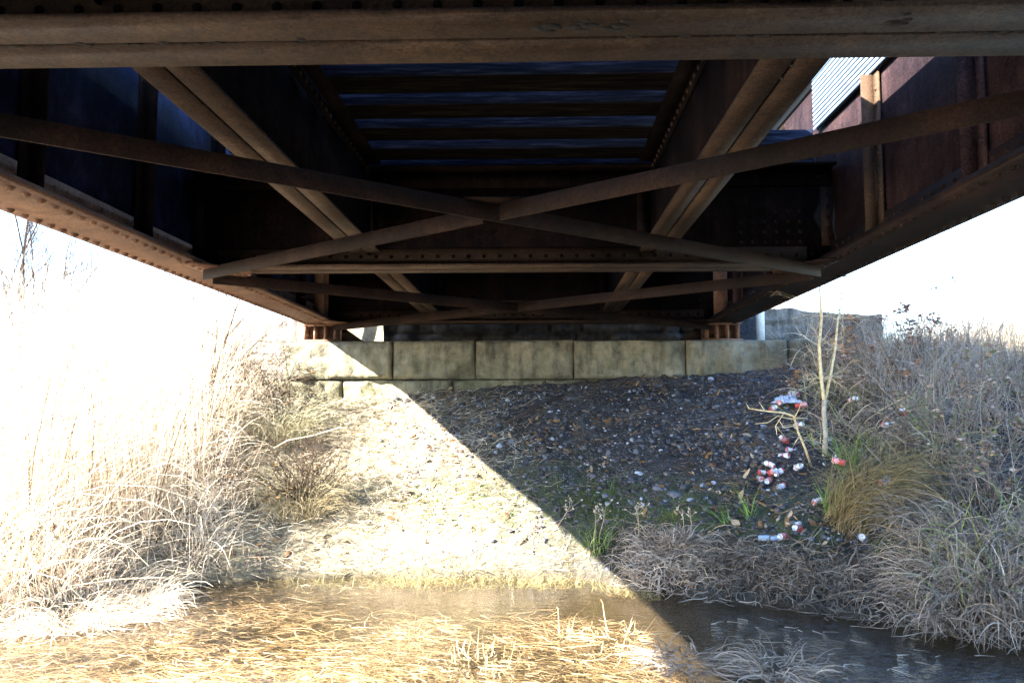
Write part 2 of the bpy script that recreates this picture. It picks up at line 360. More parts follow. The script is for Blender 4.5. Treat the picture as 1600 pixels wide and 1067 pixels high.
# ------------------------------------------------------------------ bridge
GB = CZ + 1.10          # underside of girders and floor beams
SB = CZ + 1.20          # underside of stringers
TB = CZ + 1.90          # underside of the ties
GT = CZ + 2.85          # top of girders
Y0, Y1 = -9.7, 10.55
BEAMS = [-9.6, -5.61, -1.62, 2.38, 6.37, 10.3]
XL, XR = -2.73, 2.29
STR = [-1.305, 0.885]
bridge = empty('railway_bridge', (-0.22, 10.3, CZ+0.87))
tag(bridge, 'rusty riveted plate girder railway bridge spanning the creek overhead', 'bridge')
BO = Vector(bridge.location)
class part_parent:      # children get coordinates relative to the bridge empty
    pass
def bpart(mb, name, mat, parent=None, **kw):
    o = mb.build(name, mat, parent or bridge, **kw)
    if (parent or bridge) is bridge: o.location = -BO
    return o
def main_girder(xc, inner):
    fw = 0.21
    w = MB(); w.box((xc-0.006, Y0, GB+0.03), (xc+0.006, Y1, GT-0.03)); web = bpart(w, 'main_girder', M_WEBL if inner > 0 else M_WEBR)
    f = MB(); f.box((xc-fw, Y0-0.05, GB), (xc+fw, Y1+0.02, GB+0.028)); f.box((xc-fw+0.02, Y0, GB+0.028), (xc+fw-0.02, Y1, GB+0.046))
    f.box((xc-fw, Y0-0.05, GT-0.03), (xc+fw, Y1+0.02, GT))
    for s in (-1, 1):
        a, b = sorted((xc+s*0.006, xc+s*0.022)); f.box((a, Y0, GB+0.046), (b, Y1, GB+0.20)); f.box((a, Y0, GT-0.19), (b, Y1, GT-0.03))
    r = f; y = -3.0; k = 0
    while y < Y1-0.05:
        for s in (-1, 1):
            r.dome((xc+s*0.145, y+(0.063 if s > 0 else 0), GB), (0, 0, -1), 0.024, 0.021)
        r.dome((xc+inner*0.022, y, GB+0.15), (inner, 0, 0), 0.018, 0.013); r.dome((xc+inner*0.022, y+0.06, GB+0.09), (inner, 0, 0), 0.018, 0.013)
        y += 0.127
    f.build('flange', M_RUST if inner > 0 else M_BRACE, web)
    # stiffener angles with rivets
    ys = [Y0+0.45 + 1.25*i for i in range(16)]
    for yy in [v for v in np.arange(2.98-1.25*9, 10.2, 1.25) if min(abs(v-b) for b in BEAMS) > 0.3]:
        st = MB()
        for s in (-1, 1):
            zt_ = CZ+2.255 if (inner < 0 and s < 0) else GT-0.05
            a, b = sorted((xc+s*0.023, xc+s*0.115)); st.box((a, yy, GB+0.05), (b, yy+0.012, zt_))
            a, b = sorted((xc+s*0.023, xc+s*0.034)); st.box((a, yy-0.08, GB+0.05), (b, yy, zt_))
        if yy > -1:
            rr = st
            for z in np.arange(GB+0.27, CZ+2.24 if inner < 0 else GT-0.2, 0.11): rr.dome((xc+inner*0.034, yy-0.045, z), (inner, 0, 0), 0.017, 0.012)
        st.build('stiffener', M_WEB if inner > 0 else (M_STEEL if abs(yy-5.48) < 0.1 else M_WEBR), web)  # one right stiffener gets lighter steel to paint in its sunlit look
    # bearing stiffeners at the end
    for yy in (9.9, 10.12, 10.5):
        st = MB(); a, b = sorted((xc+inner*0.023, xc+inner*0.14)); st.box((a, yy, GB+0.05), (b, yy+0.014, GT-0.05))
        st.box((min(xc-inner*0.14, xc-inner*0.023), yy, GB+0.05), (max(xc-inner*0.14, xc-inner*0.023), yy+0.014, GT-0.05))
        st.build('stiffener', M_RUST, web)
    # splice plate
    sp = MB(); a, b = sorted((xc+inner*0.006, xc+inner*0.018)); sp.box((a, 7.55, GB+0.21), (b, 7.95, GT-0.21))
    rr = sp
    for yy in (7.6, 7.69, 7.81, 7.9):
        for z in np.arange(GB+0.26, GT-0.25, 0.1): rr.dome((xc+inner*0.018, yy, z), (inner, 0, 0))
    sp.build('splice_plate', M_WEB, web)
    return web
main_girder(XL, 1); main_girder(XR, -1)

def floor_beam(yc):
    x0, x1 = XL+0.006, XR-0.006
    w = MB(); w.box((x0, yc-0.006, GB+0.012), (x1, yc+0.006, TB-0.02)); ang = []
    f = MB()
    for s in (-1, 1):
        a, b = sorted((yc+s*0.008, yc+s*0.165)); f.box((x0+0.10, a, GB-0.004+0.006), (x1-0.10, b, GB+0.018))
        w.box((x0+0.02, a, TB-0.035), (x1-0.02, b, TB-0.0195))
        a, b = sorted((yc+s*0.008, yc+s*0.024)); f.box((x0+0.22, a, GB+0.018), (x1-0.22, b, GB+0.16)); w.box((x0+0.02, a, TB-0.16), (x1-0.02, b, TB-0.035))
    r = w
    for x in np.arange(x0+0.15, x1-0.1, 0.12):
        r.dome((x, yc-0.024, GB+0.10), (0, -1, 0)); r.dome((x+0.06, yc-0.024, TB-0.09), (0, -1, 0))
    for side in (-1, 1):           # connection angles at the girders
        xa = x0 if side < 0 else x1
        a, b = sorted((xa, xa-side*0.10)); f2 = MB(); f2.box((a, yc-0.02, GB+0.17), (b, yc-0.007, TB-0.17)); ang.append((f2, M_BRACE if side > 0 else M_WEB))
        for z in np.arange(GB+0.22, TB-0.18, 0.085): r.dome((xa-side*0.05, yc-0.02, z), (0, -1, 0))
        for xx in np.arange(0.16, 0.62, 0.09):     # riveted patch beside the girder
            for z in (GB+0.20, GB+0.28, GB+0.36, GB+0.44): r.dome((xa-side*(xx+0.1), yc-0.007, z), (0, -1, 0))
    for xs in STR:
        for s in (-1, 1):
            r2 = MB(); a, b = sorted((xs+s*0.02, xs+s*0.11)); r2.box((a, yc-0.02, SB+0.04), (b, yc-0.008, TB-0.17)); ang.append((r2, M_WEB))
            for z in np.arange(SB+0.08, TB-0.18, 0.09): r.dome((xs+s*0.07, yc-0.02, z), (0, -1, 0))
    web = bpart(w, 'floor_beam', M_WEB)
    f.build('flange', M_STEEL, web)
    for mb_, mt_ in ang: mb_.build('connection_angle', mt_, web)
    return web
fbs = [floor_beam(b) for b in BEAMS]
# crusted seam and wasp-nest lumps under the nearest floor beam
def lumps(name, pts, parent, r0, mat=M_CRUST):
    mb = MB()
    for (p, r) in pts:
        bm = bmesh.new(); bmesh.ops.create_icosphere(bm, subdivisions=2, radius=1)
        V = [v.co.copy() for v in bm.verts]; T = [[v.index for v in f.verts] for f in bm.faces]; bm.free()
        out = [(p[0]+v.x*r*(1.5+0.5*noise.noise(v*3+Vector(p)*9)), p[1]+v.y*r*(0.9+0.4*noise.noise(v*4+Vector(p)*7)), p[2]+v.z*r*(0.35+0.3*noise.noise(v*5+Vector(p)*5))) for v in V]
        mb.add(out, [], T)
    return mb.build(name, mat, parent)
pts = []
for i in range(120):
    x = random.uniform(-2.4, 2.2)
    if vnoise(x*2.2, 3.3) > 0.45: pts.append(((x, 2.38+random.gauss(0, 0.006), GB+0.003), random.uniform(0.004, 0.014)))
lumps('rust_scale', pts, fbs[3], 0)['kind'] = 'stuff'
for cx, n in ((0.03, 9), (0.13, 11), (0.22, 5), (1.02, 7)):
    pts = []
    for i in range(n): pts.append(((cx+random.gauss(0, 0.016), 2.31+random.gauss(0, 0.02), GB+0.001), random.uniform(0.008, 0.019)))
    lumps('insect_nest', pts, fbs[3], 0)['kind'] = 'stuff'

def stringer(xc, ya, yb):
    w = MB(); w.box((xc-0.005, ya+0.03, SB+0.01), (xc+0.005, yb-0.03, TB-0.012))
    f = MB()
    for s in (-1, 1):
        a, b = sorted((xc+s*0.007, xc+s*0.115)); f.box((a, ya+0.30 if s < 0 else ya+0.19, SB), (b, yb-0.19, SB+0.014)); w.box((a, ya+0.2, TB-0.018), (b, yb-0.2, TB-0.003))
        a, b = sorted((xc+s*0.007, xc+s*0.02)); f.box((a, ya+0.19, SB+0.014), (b, yb-0.19, SB+0.11)); w.box((a, ya+0.19, TB-0.11), (b, yb-0.19, TB-0.018))
    inner = 1 if xc < 0 else -1; web = bpart(w, 'stringer', M_WEB)
    if yb > 3:
        r = f; y = ya+0.25
        while y < yb-0.22:
            r.dome((xc+inner*0.02, y, SB+0.065), (inner, 0, 0)); r.dome((xc+inner*0.02, y+0.05, TB-0.065), (inner, 0, 0)); y += 0.11
        pts = []
        for i in range(46):
            y = random.uniform(ya+0.3, yb-0.25)
            if vnoise(y*2.4, xc*7) > 0.4: pts.append(((xc+random.gauss(0, 0.005), y, SB+0.002), random.uniform(0.004, 0.011)))
        lumps('rust_scale', pts, web, 0)['kind'] = 'stuff'
    f.build('flange', M_STEEL, web)
    return web
for a, b in zip(BEAMS[:-1], BEAMS[1:]):
    for xs in STR: stringer(xs, a, b)

# lateral bracing: angle irons and gussets
def angle_bar(p, q, parent=None, flip=1):
    p = Vector(p); q = Vector(q); d = (q-p); L = d.length; ang = math.atan2(d.y, d.x)
    M = Matrix.Translation(p) @ Matrix.Rotation(ang, 4, 'Z')
    mb = MB(); mb.box((0, -0.005*flip if flip > 0 else -0.005, -0.092), (L, 0.006, 0.0), M)
    a, b = sorted((0.006*flip, 0.095*flip)); mb.box((0, a, -0.011), (L, b, 0.0), M)
    o = bpart(mb, 'lateral_brace', M_BRACE); return bevel(o, 0.0025)
ZB = GB+0.002
for i, (a, b) in enumerate(zip(BEAMS[:-1], BEAMS[1:])):
    ym = (a+b)/2; xm = (XL+XR)/2; zt = GB-0.001
    xl, xr = XL+0.16, XR-0.16
    ya_, yb_ = a+0.06, b-0.12
    if i == 4: yb_ = b-0.0
    # brace from near left to far right is continuous; the other is cut at the middle
    angle_bar((xl, ya_, zt), (xr, yb_, zt))
    d = Vector((xl-xr, yb_-ya_, 0)).normalized()
    mid = Vector(((xl+xr)/2, (ya_+yb_)/2, zt))
    angle_bar(Vector((xr, ya_, zt+0.002)), mid - d*0.03 + Vector((0, 0, 0.002)), flip=-1)
    angle_bar(mid + d*0.09 + Vector((0, 0, 0.002)), Vector((xl, yb_, zt+0.002)), flip=-1)
    gm = MB(); gm.box((mid.x-0.16, mid.y-0.12, GB+0.002), (mid.x+0.16, mid.y+0.12, GB+0.012)); go = bpart(gm, 'gusset_plate', M_BRACE)
    pass
    for (xx, yy, sx, sy) in ((XL, a, 1, 1), (XR, a, -1, 1), (XL, b, 1, -1), (XR, b, -1, -1)):
        gp = MB(); xa = xx + sx*0.10; xb = xx + sx*0.50
        ylo, yhi = yy+sy*0.0, yy+sy*0.42
        V = [(xa, ylo), (xb, ylo), (xb-sx*0.08, yy+sy*0.16), (xa+sx*0.12, yhi), (xa, yhi)]
        n = len(V); VV = [(x, y, GB-0.012) for x, y in V] + [(x, y, GB-0.002) for x, y in V]
        zoff = 0.0012 if sy > 0 else 0
        VV = [(x, y, z-zoff) for x, y, z in VV]
        gp.add(VV, [[k, (k+1) % n, n+(k+1) % n, n+k] for k in range(n)], [[0, k+1, k] for k in range(1, n-1)] + [[n, n+k, n+k+1] for k in range(1, n-1)])
        for q in range(5): gp.dome((xx+sx*(0.24+0.05*q), yy+sy*(0.05+0.012*q), GB-0.012-zoff), (0, 0, -1), 0.017, 0.013)
        bpart(gp, 'gusset_plate', M_RUST if xx < 0 else M_BRACE)

# timber ties, guard timbers, grating
ty = 4.56 - 0.44*29
while ty < 10.9:
    hx = 1.80; skew = random.gauss(0, 0.006)
    long_ = abs((ty+0.13) - 6.45) < 0.23 or abs((ty+0.13)-2.4) < 0.23 or abs((ty+0.13)-10.4) < 0.2
    xr_ = 1.56 + random.uniform(-0.02, 0.02) if not long_ else 2.13
    xl_ = -2.26 + random.uniform(-0.03, 0.03)
    m = MB(); n = 24; V = []
    wdt = 0.262 + random.uniform(-0.008, 0.008); hgt = 0.27
    for i in range(n+1):
        x = xl_ + (xr_-xl_)*i/n
        for (yy, zz) in ((0, 0), (wdt, 0), (wdt, hgt), (0, hgt)):
            V.append((x, ty+yy+skew*x+0.006*noise.noise((x*3, yy*9+ty, zz*5)), TB+zz+0.002+0.005*abs(noise.noise((x*4, ty+yy*7, 2)))*(1 if zz == 0 else 0)))
    Q = [[i*4+j, i*4+(j+1) % 4, (i+1)*4+(j+1) % 4, (i+1)*4+j] for i in range(n) for j in range(4)] + [[3, 2, 1, 0], [n*4, n*4+1, n*4+2, n*4+3]]
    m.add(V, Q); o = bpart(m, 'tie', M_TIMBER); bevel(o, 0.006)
    ty += 0.44
for xa in (-0.94, 0.50):
    m = MB(); m.box((xa-0.065, Y0, TB+0.289), (xa+0.065, Y1+0.3, TB+0.305)); m.box((xa-0.01, Y0, TB+0.305), (xa+0.01, Y1+0.3, TB+0.39)); m.box((xa-0.036, Y0, TB+0.39), (xa+0.036, Y1+0.3, TB+0.43))
    bpart(m, 'rail', M_BRACE)
m = MB(); z = CZ+2.262; m.box((2.262, -1.2, z), (2.266, 6.62, CZ+2.80)); cp_ = bpart(m, 'ribbed_panel', M_WEB); m = MB()  # dark backing sheet stands in for the shade between the ribs
while z < CZ+2.79:
    m.box((2.234, -1.2, z), (2.239, 6.62, z+0.0225)); z += 0.0372
m.build('rib', M_GALV, cp_)
for xa, xb, ga in ((1.20, 1.80, 1.60), (-2.50, -1.9, -2.50)):
    m = MB(); m.box((xa, Y0, TB+0.276), (xb, Y1+0.2, TB+0.312)); bpart(m, 'light_block_plank', M_TIMBER)  # unseen plank added to narrow the side gap and cut skylight on the web
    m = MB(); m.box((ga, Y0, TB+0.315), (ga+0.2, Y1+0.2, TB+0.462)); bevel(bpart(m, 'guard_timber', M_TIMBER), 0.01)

# bearings
for xc, inn in ((XL, 1), (XR, -1)):
    pd = MB(); zt = GB-0.002; zb = CZ+0.872
    pd.box((xc-0.24, 10.26, zb), (xc+0.24, 10.66, zb+0.025)); ped = bpart(pd, 'bearing_pedestal', M_RUST)
    w_ = MB()
    for dx in (-0.19, -0.065, 0.065, 0.19): w_.box((xc+dx-0.012, 10.28, zb+0.025), (xc+dx+0.012, 10.62, zt-0.022))
    w_.box((xc-0.22, 10.43, zb+0.025), (xc+0.22, 10.45, zt-0.022)); w_.build('rib_plate', M_RUST, ped)
    s_ = MB(); s_.box((xc-0.22, 10.27, zt-0.022), (xc+0.22, 10.64, zt)); s_.build('sole_plate', M_RUST, ped)
    k_ = MB(); x0 = xc+inn*0.25; k_.prism([(x0, zb), (x0+inn*0.30, zb), (x0, GB-0.02)] if inn < 0 else [(x0, GB-0.02), (x0+inn*0.30, zb), (x0, zb)], 0, 10.40, 10.42)
    bpart(k_, 'knee_plate', M_BRACE)

# ------------------------------------------------------------------ abutment
def rock_block(x0, x1, y0, y1, z0, z1, mat, name, parent, amp=0.035, res=0.035, seed=0, off=Vector((0, 0, 0))):
    """block with a rough quarry face towards -y"""
    nxx = max(4, int((x1-x0)/res)); nzz = max(4, int((z1-z0)/res))
    V = []; Q = []
    for j in range(nzz+1):
        for i in range(nxx+1):
            u, v = i/nxx, j/nzz; x = x0+(x1-x0)*u; z = z0+(z1-z0)*v
            e = min(min(u, 1-u)*(x1-x0), min(v, 1-v)*(z1-z0))
            k = min(1, e/0.022); k = k*(2-k)
            nn = noise.fractal(Vector((x*2.3, z*2.3, seed)), 0.9, 2.1, 5) + 0.6*abs(noise.noise(Vector((x*5, z*6, seed+4))))
            V.append((x, y0 - k*(amp*0.5+amp*nn), z-(0.012*abs(noise.noise(Vector((x*7, seed, z)))) if j in (0, nzz) else 0)))
    W = nxx+1
    for j in range(nzz):
        for i in range(nxx): Q.append([j*W+i, j*W+i+1, (j+1)*W+i+1, (j+1)*W+i])
    b0 = len(V); V += [(x0, y1, z0), (x1, y1, z0), (x1, y1, z1), (x0, y1, z1)]
    mb = MB(); mb.add(V, Q)
    c = [0, nxx, nzz*W+nxx, nzz*W]
    mb.add([V[c[0]], V[c[1]], V[c[2]], V[c[3]]] + V[b0:], [[0, 4, 5, 1], [1, 5, 6, 2], [2, 6, 7, 3], [3, 7, 4, 0], [5, 4, 7, 6]])
    o = mb.build(name, mat, parent); o.location = -off; return o
AF = 10.2
abut = empty('stone_abutment', (0, AF, 1.3)); AO = Vector(abut.location)
tag(abut, 'mossy tan sandstone block abutment carrying the far end of the bridge', 'abutment')
xs_cap = [-3.15, -1.79, -0.77, 0.44, 1.81, 3.05, 4.2]
for i in range(len(xs_cap)-1):
    rock_block(xs_cap[i]+0.006, xs_cap[i+1]-0.006, AF, 11.1, CZ+0.405, CZ+0.87+0.004*((i*7) % 3), M_STONE, 'cap_stone', abut, 0.065, 0.028, i*3.7, AO)
xs2 = [-3.5, -2.42, -1.05, 0.1, 1.3, 2.5, 3.9]
for i in range(len(xs2)-1):
    rock_block(xs2[i]+0.006, xs2[i+1]-0.006, AF+0.04, 11.1, CZ-0.06, CZ+0.39, M_STONE, 'wall_stone', abut, 0.06, 0.03, 40+i*2.9, AO)
fm = MB(); fm.box((-3.1, AF+0.10, 0.3), (4.0, 11.05, CZ+0.84)); o = fm.build('mortar_core', M_DARKSTONE, abut); o.location = -AO
# dark rubble backwall
def rubble(name, p0, p1, z0, ztop0, ztop1, th, mat, parent, off, amp=0.06, bs=0.3, seed=0):
    """coursed rubble wall from p0 to p1 (xy), front face displaced"""
    p0 = Vector((*p0, 0)); p1 = Vector((*p1, 0)); L = (p1-p0).length; d = (p1-p0)/L; nrm = Vector((d.y, -d.x, 0))
    V = []; res = 0.035; nxx = int(L/res); nzz = int((max(ztop0, ztop1)-z0)/res)
    for j in range(nzz+1):
        for i in range(nxx+1):
            u = i/nxx; zt = ztop0+(ztop1-ztop0)*u + 0.05*noise.noise(Vector((u*L*3, seed, 1))); z = z0+(zt-z0)*j/nzz; s = u*L
            row = math.floor(z/(bs*0.6)); sx = s + row*0.17 + 0.1*noise.noise(Vector((row*3.3, s*0.7, seed)))
            fz = abs((z/(bs*0.6)) % 1 - 0.5)*2; fx = abs((sx/bs) % 1 - 0.5)*2
            j_ = max(max(0, fz-0.82)/0.18, max(0, fx-0.9)/0.1)
            cell = noise.cell(Vector((math.floor(sx/bs)+0.5, row+0.5, seed+0.5)))
            h = amp*(0.5*cell + 0.5*noise.fractal(Vector((s*5, z*5, seed)), 0.9, 2, 4) - 0.9*j_)
            p = p0 + d*s + nrm*h; V.append((p.x, p.y, z))
    W = nxx+1; Q = [[j*W+i, j*W+i+1, (j+1)*W+i+1, (j+1)*W+i] for j in range(nzz) for i in range(nxx)]
    mb = MB(); mb.add(V, Q)
    # top and back
    top = [V[nzz*W+i] for i in range(W)]; bk = -nrm*th
    TV = top + [(t[0]+bk.x, t[1]+bk.y, t[2]) for t in top] + [(t[0]+bk.x, t[1]+bk.y, z0) for t in top]
    mb.add(TV, [[i, i+1, W+i+1, W+i] for i in range(nxx)] + [[W+i, W+i+1, 2*W+i+1, 2*W+i] for i in range(nxx)])
    for e in (0, nxx):
        a = V[e]; b = V[nzz*W+e]; mb.add([a, (a[0]+bk.x, a[1]+bk.y, z0), (b[0]+bk.x, b[1]+bk.y, b[2]), b], [[0, 1, 2, 3]])
    o = mb.build(name, mat, parent); o.location = -off; return o
rubble('backwall', (-2.06, 10.98), (2.5, 10.98), CZ+0.80, CZ+1.85, CZ+1.85, 0.4, M_DARKSTONE, abut, AO, 0.09, 0.22, 5)
ww = empty('wing_wall', (3.7, 11.3, 1.5)); tag(ww, 'grey rubble wing wall beside the right end of the bridge', 'stone wall')
rubble('wall_face', (2.62, 11.25), (4.75, 11.55), 1.2, CZ+1.42, CZ+1.32, 0.5, M_RUBBLE, ww, Vector(ww.location), 0.05, 0.42, 11)
cp = MB()
wl = empty('wing_wall', (-4.2, 12.0, 1.2)); tag(wl, 'sunlit stone wing wall left of the bridge behind tall dry grass', 'stone wall')
rubble('wall_face', (-4.95, 12.0), (-3.0, 11.7), 0.5, CZ+1.33, CZ+1.35, 0.5, M_RUBBLE, wl, Vector(wl.location), 0.05, 0.42, 15)
# pale posts standing on the abutment outside each girder
def post(x, y, label):
    m = MB(); z0 = CZ+0.872
    m.tube([(x, y, z0), (x, y, z0+0.95)], 0.055, 12); o = m.build('post', M_PALE, loc=(x, y, z0)); 
    tag(o, label, 'post'); return o
post(-3.17, 10.6, 'white painted post on the sunlit left end of the abutment')
post(2.90, 10.85, 'pale blue lit post on the shaded right end of the abutment')

# ------------------------------------------------------------------ blades
def blades(P, az, L, e0, droop, width, K=5, wob=0.25, clamp=True, colA=(0.62, 0.48, 0.28), colB=(0.40, 0.31, 0.20), face=None, clampz=0.006, kink=False, dark=0.0):
    """ribbons: returns V, Q, C.  e0 start elevation, droop = total angle lost along the blade"""
    n = len(P); az = az[:, None]; t = np.linspace(0, 1, K+1)[None, :]
    w1 = rng.normal(0, wob, (n, 1)); w2 = rng.normal(0, wob, (n, 1))
    A = az + w1*t + w2*np.sin(t*5+rng.random((n, 1))*6); tt = t**1.3
    if kink: kp = rng.uniform(0.3, 0.75, (n, 1)); tt = np.clip((t-kp)/0.12, 0, 1)
    E = e0[:, None] - droop[:, None]*tt
    seg = (L/K)[:, None]
    dx = np.cos(A)*np.cos(E)*seg; dy = np.sin(A)*np.cos(E)*seg; dz = np.sin(E)*seg
    X = P[:, :1] + np.concatenate([np.zeros((n, 1)), np.cumsum(dx[:, :-1], 1)], 1)
    Y = P[:, 1:2] + np.concatenate([np.zeros((n, 1)), np.cumsum(dy[:, :-1], 1)], 1)
    Z = P[:, 2:3] + np.concatenate([np.zeros((n, 1)), np.cumsum(dz[:, :-1], 1)], 1)
    if clamp:
        g = np.maximum(terrain(X, Y), 0.0) + clampz + 0.03*rng.random((n, 1)); Z = np.maximum(Z, g)
    fa = rng.random((n, 1))*math.pi
    sx = -np.sin(A)*np.cos(fa); sy = np.cos(A)*np.cos(fa); sz = np.sin(fa)*0.7 + 0*A
    wd = (width[:, None] if hasattr(width, '__len__') else width) * (1-0.85*t**1.5) * 0.5 * (0.7+0.6*rng.random((n, 1)))
    V = np.stack([np.stack([X-sx*wd, Y-sy*wd, Z-sz*wd], -1), np.stack([X+sx*wd, Y+sy*wd, Z+sz*wd], -1)], 2).reshape(-1, 3)
    base = (np.arange(n)*(K+1)*2)[:, None] + (np.arange(K)*2)[None, :]
    Q = np.stack([base, base+1, base+3, base+2], -1).reshape(-1, 4)
    c = rng.random((n, 1)); C = np.array(colA)[None]*(1-c) + np.array(colB)[None]*c
    nv = vnoise(P[:, 0]*2.1+5, P[:, 1]*2.1)[:, None]; nw = vnoise(P[:, 0]*5+2, P[:, 1]*5+9)[:, None]
    C = C*(0.5+0.8*nv)*(np.array([[1, 1, 1]])*(1-nw)+nw*np.array([[1.05, 0.92, 0.8]]))
    if dark: C = np.where(rng.random((n, 1)) < dark, np.array([[0.06, 0.036, 0.02]]), C)
    C = C*(0.75+0.5*rng.random((n, 1))); C = np.repeat(C, (K+1)*2, 0)
    return V, Q, C
def merge(L):
    V = []; Q = []; C = []; n = 0
    for v, q, c in L: V.append(v); Q.append(q+n); C.append(c); n += len(v)
    return np.concatenate(V), np.concatenate(Q), np.concatenate(C)
def on_ground(x, y, dz=0.0): return np.stack([x, y, np.maximum(terrain(x, y), -0.05)+dz], -1)
def scatter(n, x0, x1, y0, y1, dens):
    """rejection sample"""
    xs = []; ys = []; c = 0
    while c < n:
        x = rng.uniform(x0, x1, n*2); y = rng.uniform(y0, y1, n*2); k = rng.random(n*2) < dens(x, y)
        xs.append(x[k]); ys.append(y[k]); c += k.sum()
    return np.concatenate(xs)[:n], np.concatenate(ys)[:n]
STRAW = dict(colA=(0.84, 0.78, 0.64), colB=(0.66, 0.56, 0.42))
SHADED_STRAW = dict(colA=(0.42, 0.37, 0.31), colB=(0.13, 0.105, 0.085))  # same dry grass darkened and greyed: shade put into the blade colour
GREEN = dict(colA=(0.07, 0.15, 0.03), colB=(0.20, 0.24, 0.06))
cl = lambda a: np.clip(a, 0, 1)
def tiers(x, y): return y - shore(x)

# left bank tall dry grass
def dl(x, y):
    edge = -2.25 - 0.30*(y-6.8) + 0.45*(vnoise(x*2, y*2)-0.5)
    return cl((edge-x)*2.5) * cl(tiers(x, y)*4+0.3) * (0.35+0.65*cl((fbm(x*1.3, y*1.3)-0.35)*5))
L = []
x, y = scatter(24000, -9.5, -2.0, 4.2, 12.5, dl); n = len(x); h = 0.2+1.7*cl((-x-2.7)/1.6)
L.append(blades(on_ground(x, y), rng.random(n)*6.28, rng.uniform(0.4, 1.0, n)*(0.5+h), rng.uniform(0.8, 1.5, n), rng.uniform(0.3, 3.0, n), 0.0065, 6, wob=0.4, dark=0.10, **STRAW))
x, y = scatter(8500, -9.5, -3.0, 5.5, 13, lambda x, y: dl(x+.4, y)*(0.1+vnoise(x*1.1, y*1.1)**2*1.5)); n = len(x)
L.append(blades(on_ground(x, y), rng.random(n)*6.28, rng.uniform(1.2, 2.1, n)*(1+0.3*cl((-x-4)/2)), rng.uniform(1.25, 1.57, n), rng.uniform(0.0, 0.9, n), 0.009, 6, wob=0.3, dark=0.12, **STRAW))
x, y = scatter(9000, -9.5, -2.0, 4.2, 12.5, dl); n = len(x)
L.append(blades(on_ground(x, y), rng.random(n)*6.28, rng.uniform(0.3, 0.7, n), rng.uniform(0.1, 0.9, n), rng.uniform(0.6, 1.8, n), 0.008, 4, dark=0.25, **STRAW))
x, y = scatter(12000, -30, -5, 8, 32, lambda x, y: 0.3+0.7*vnoise(x*.5, y*.5)); n = len(x)
L.append(blades(on_ground(x, y), rng.random(n)*6.28, rng.uniform(0.8, 1.8, n), rng.uniform(1.1, 1.55, n), rng.uniform(0.2, 1.2, n), 0.014, 4, **STRAW))
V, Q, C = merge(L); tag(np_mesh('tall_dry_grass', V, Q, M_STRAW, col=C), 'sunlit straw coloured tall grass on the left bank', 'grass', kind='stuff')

# right bank grass
def dr(x, y):
    edge = 2.45 + 0.25*(vnoise(x*2+9, y*2)-0.5) + 0.5*cl((y-9)/1.2) - 0.5*cl((6.2-y)/1.2)
    return cl((x-edge)*2.5) * cl(tiers(x, y)*4+0.2) * (0.2+0.8*cl((fbm(x*1.6+7, y*1.6)-0.36)*6))
L = []
x, y = scatter(17000, 1.9, 8.5, 3.2, 12.5, dr); n = len(x)
L.append(blades(on_ground(x, y), rng.random(n)*6.28, rng.uniform(0.25, 0.7, n), rng.uniform(0.3, 1.3, n), rng.uniform(0.7, 3.0, n), 0.0075, 6, wob=0.5, **SHADED_STRAW))
x, y = scatter(9000, 3.2, 10.5, 6.0, 14, lambda x, y: dr(x, y)*(0.1+vnoise(x*1.2, y*1.2))); n = len(x)
L.append(blades(on_ground(x, y), rng.random(n)*6.28, rng.uniform(0.5, 1.15, n), rng.uniform(1.1, 1.55, n), rng.uniform(0.1, 0.9, n), 0.006, 5, **SHADED_STRAW))
x, y = scatter(10000, 6, 30, 12, 34, lambda x, y: (x > 0.42*y)*(0.3+0.7*vnoise(x*.5, y*.5))); n = len(x)
L.append(blades(on_ground(x, y), rng.random(n)*6.28, rng.uniform(0.6, 1.5, n), rng.uniform(1.1, 1.55, n), rng.uniform(0.2, 1.2, n), 0.014, 4, **STRAW))
x, y = scatter(3200, 2.3, 9.5, 3.2, 13, dr); n = len(x)
L.append(blades(on_ground(x, y), rng.random(n)*6.28, rng.uniform(0.3, 0.8, n), rng.uniform(0.5, 1.5, n), rng.uniform(0.3, 2.6, n), 0.015, 6, wob=0.35, dark=0.2, colA=(0.55, 0.50, 0.42), colB=(0.26, 0.24, 0.14)))
x, y = scatter(900, 2.3, 7, 4.2, 11, lambda x, y: dr(x, y)*(vnoise(x*1.3+8, y*1.3) > .55)); n = len(x)
L.append(blades(on_ground(x, y), rng.random(n)*6.28, rng.uniform(0.2, 0.6, n), rng.uniform(0.7, 1.5, n), rng.uniform(0.3, 2.0, n), 0.012, 5, wob=0.2, colA=(0.14, 0.26, 0.07), colB=(0.26, 0.28, 0.09)))
V, Q, C = merge(L); tag(np_mesh('tangled_dry_grass', V, Q, M_STRAW, col=C), 'shaded grey tangle of dead grass and weeds on the right bank', 'grass', kind='stuff')

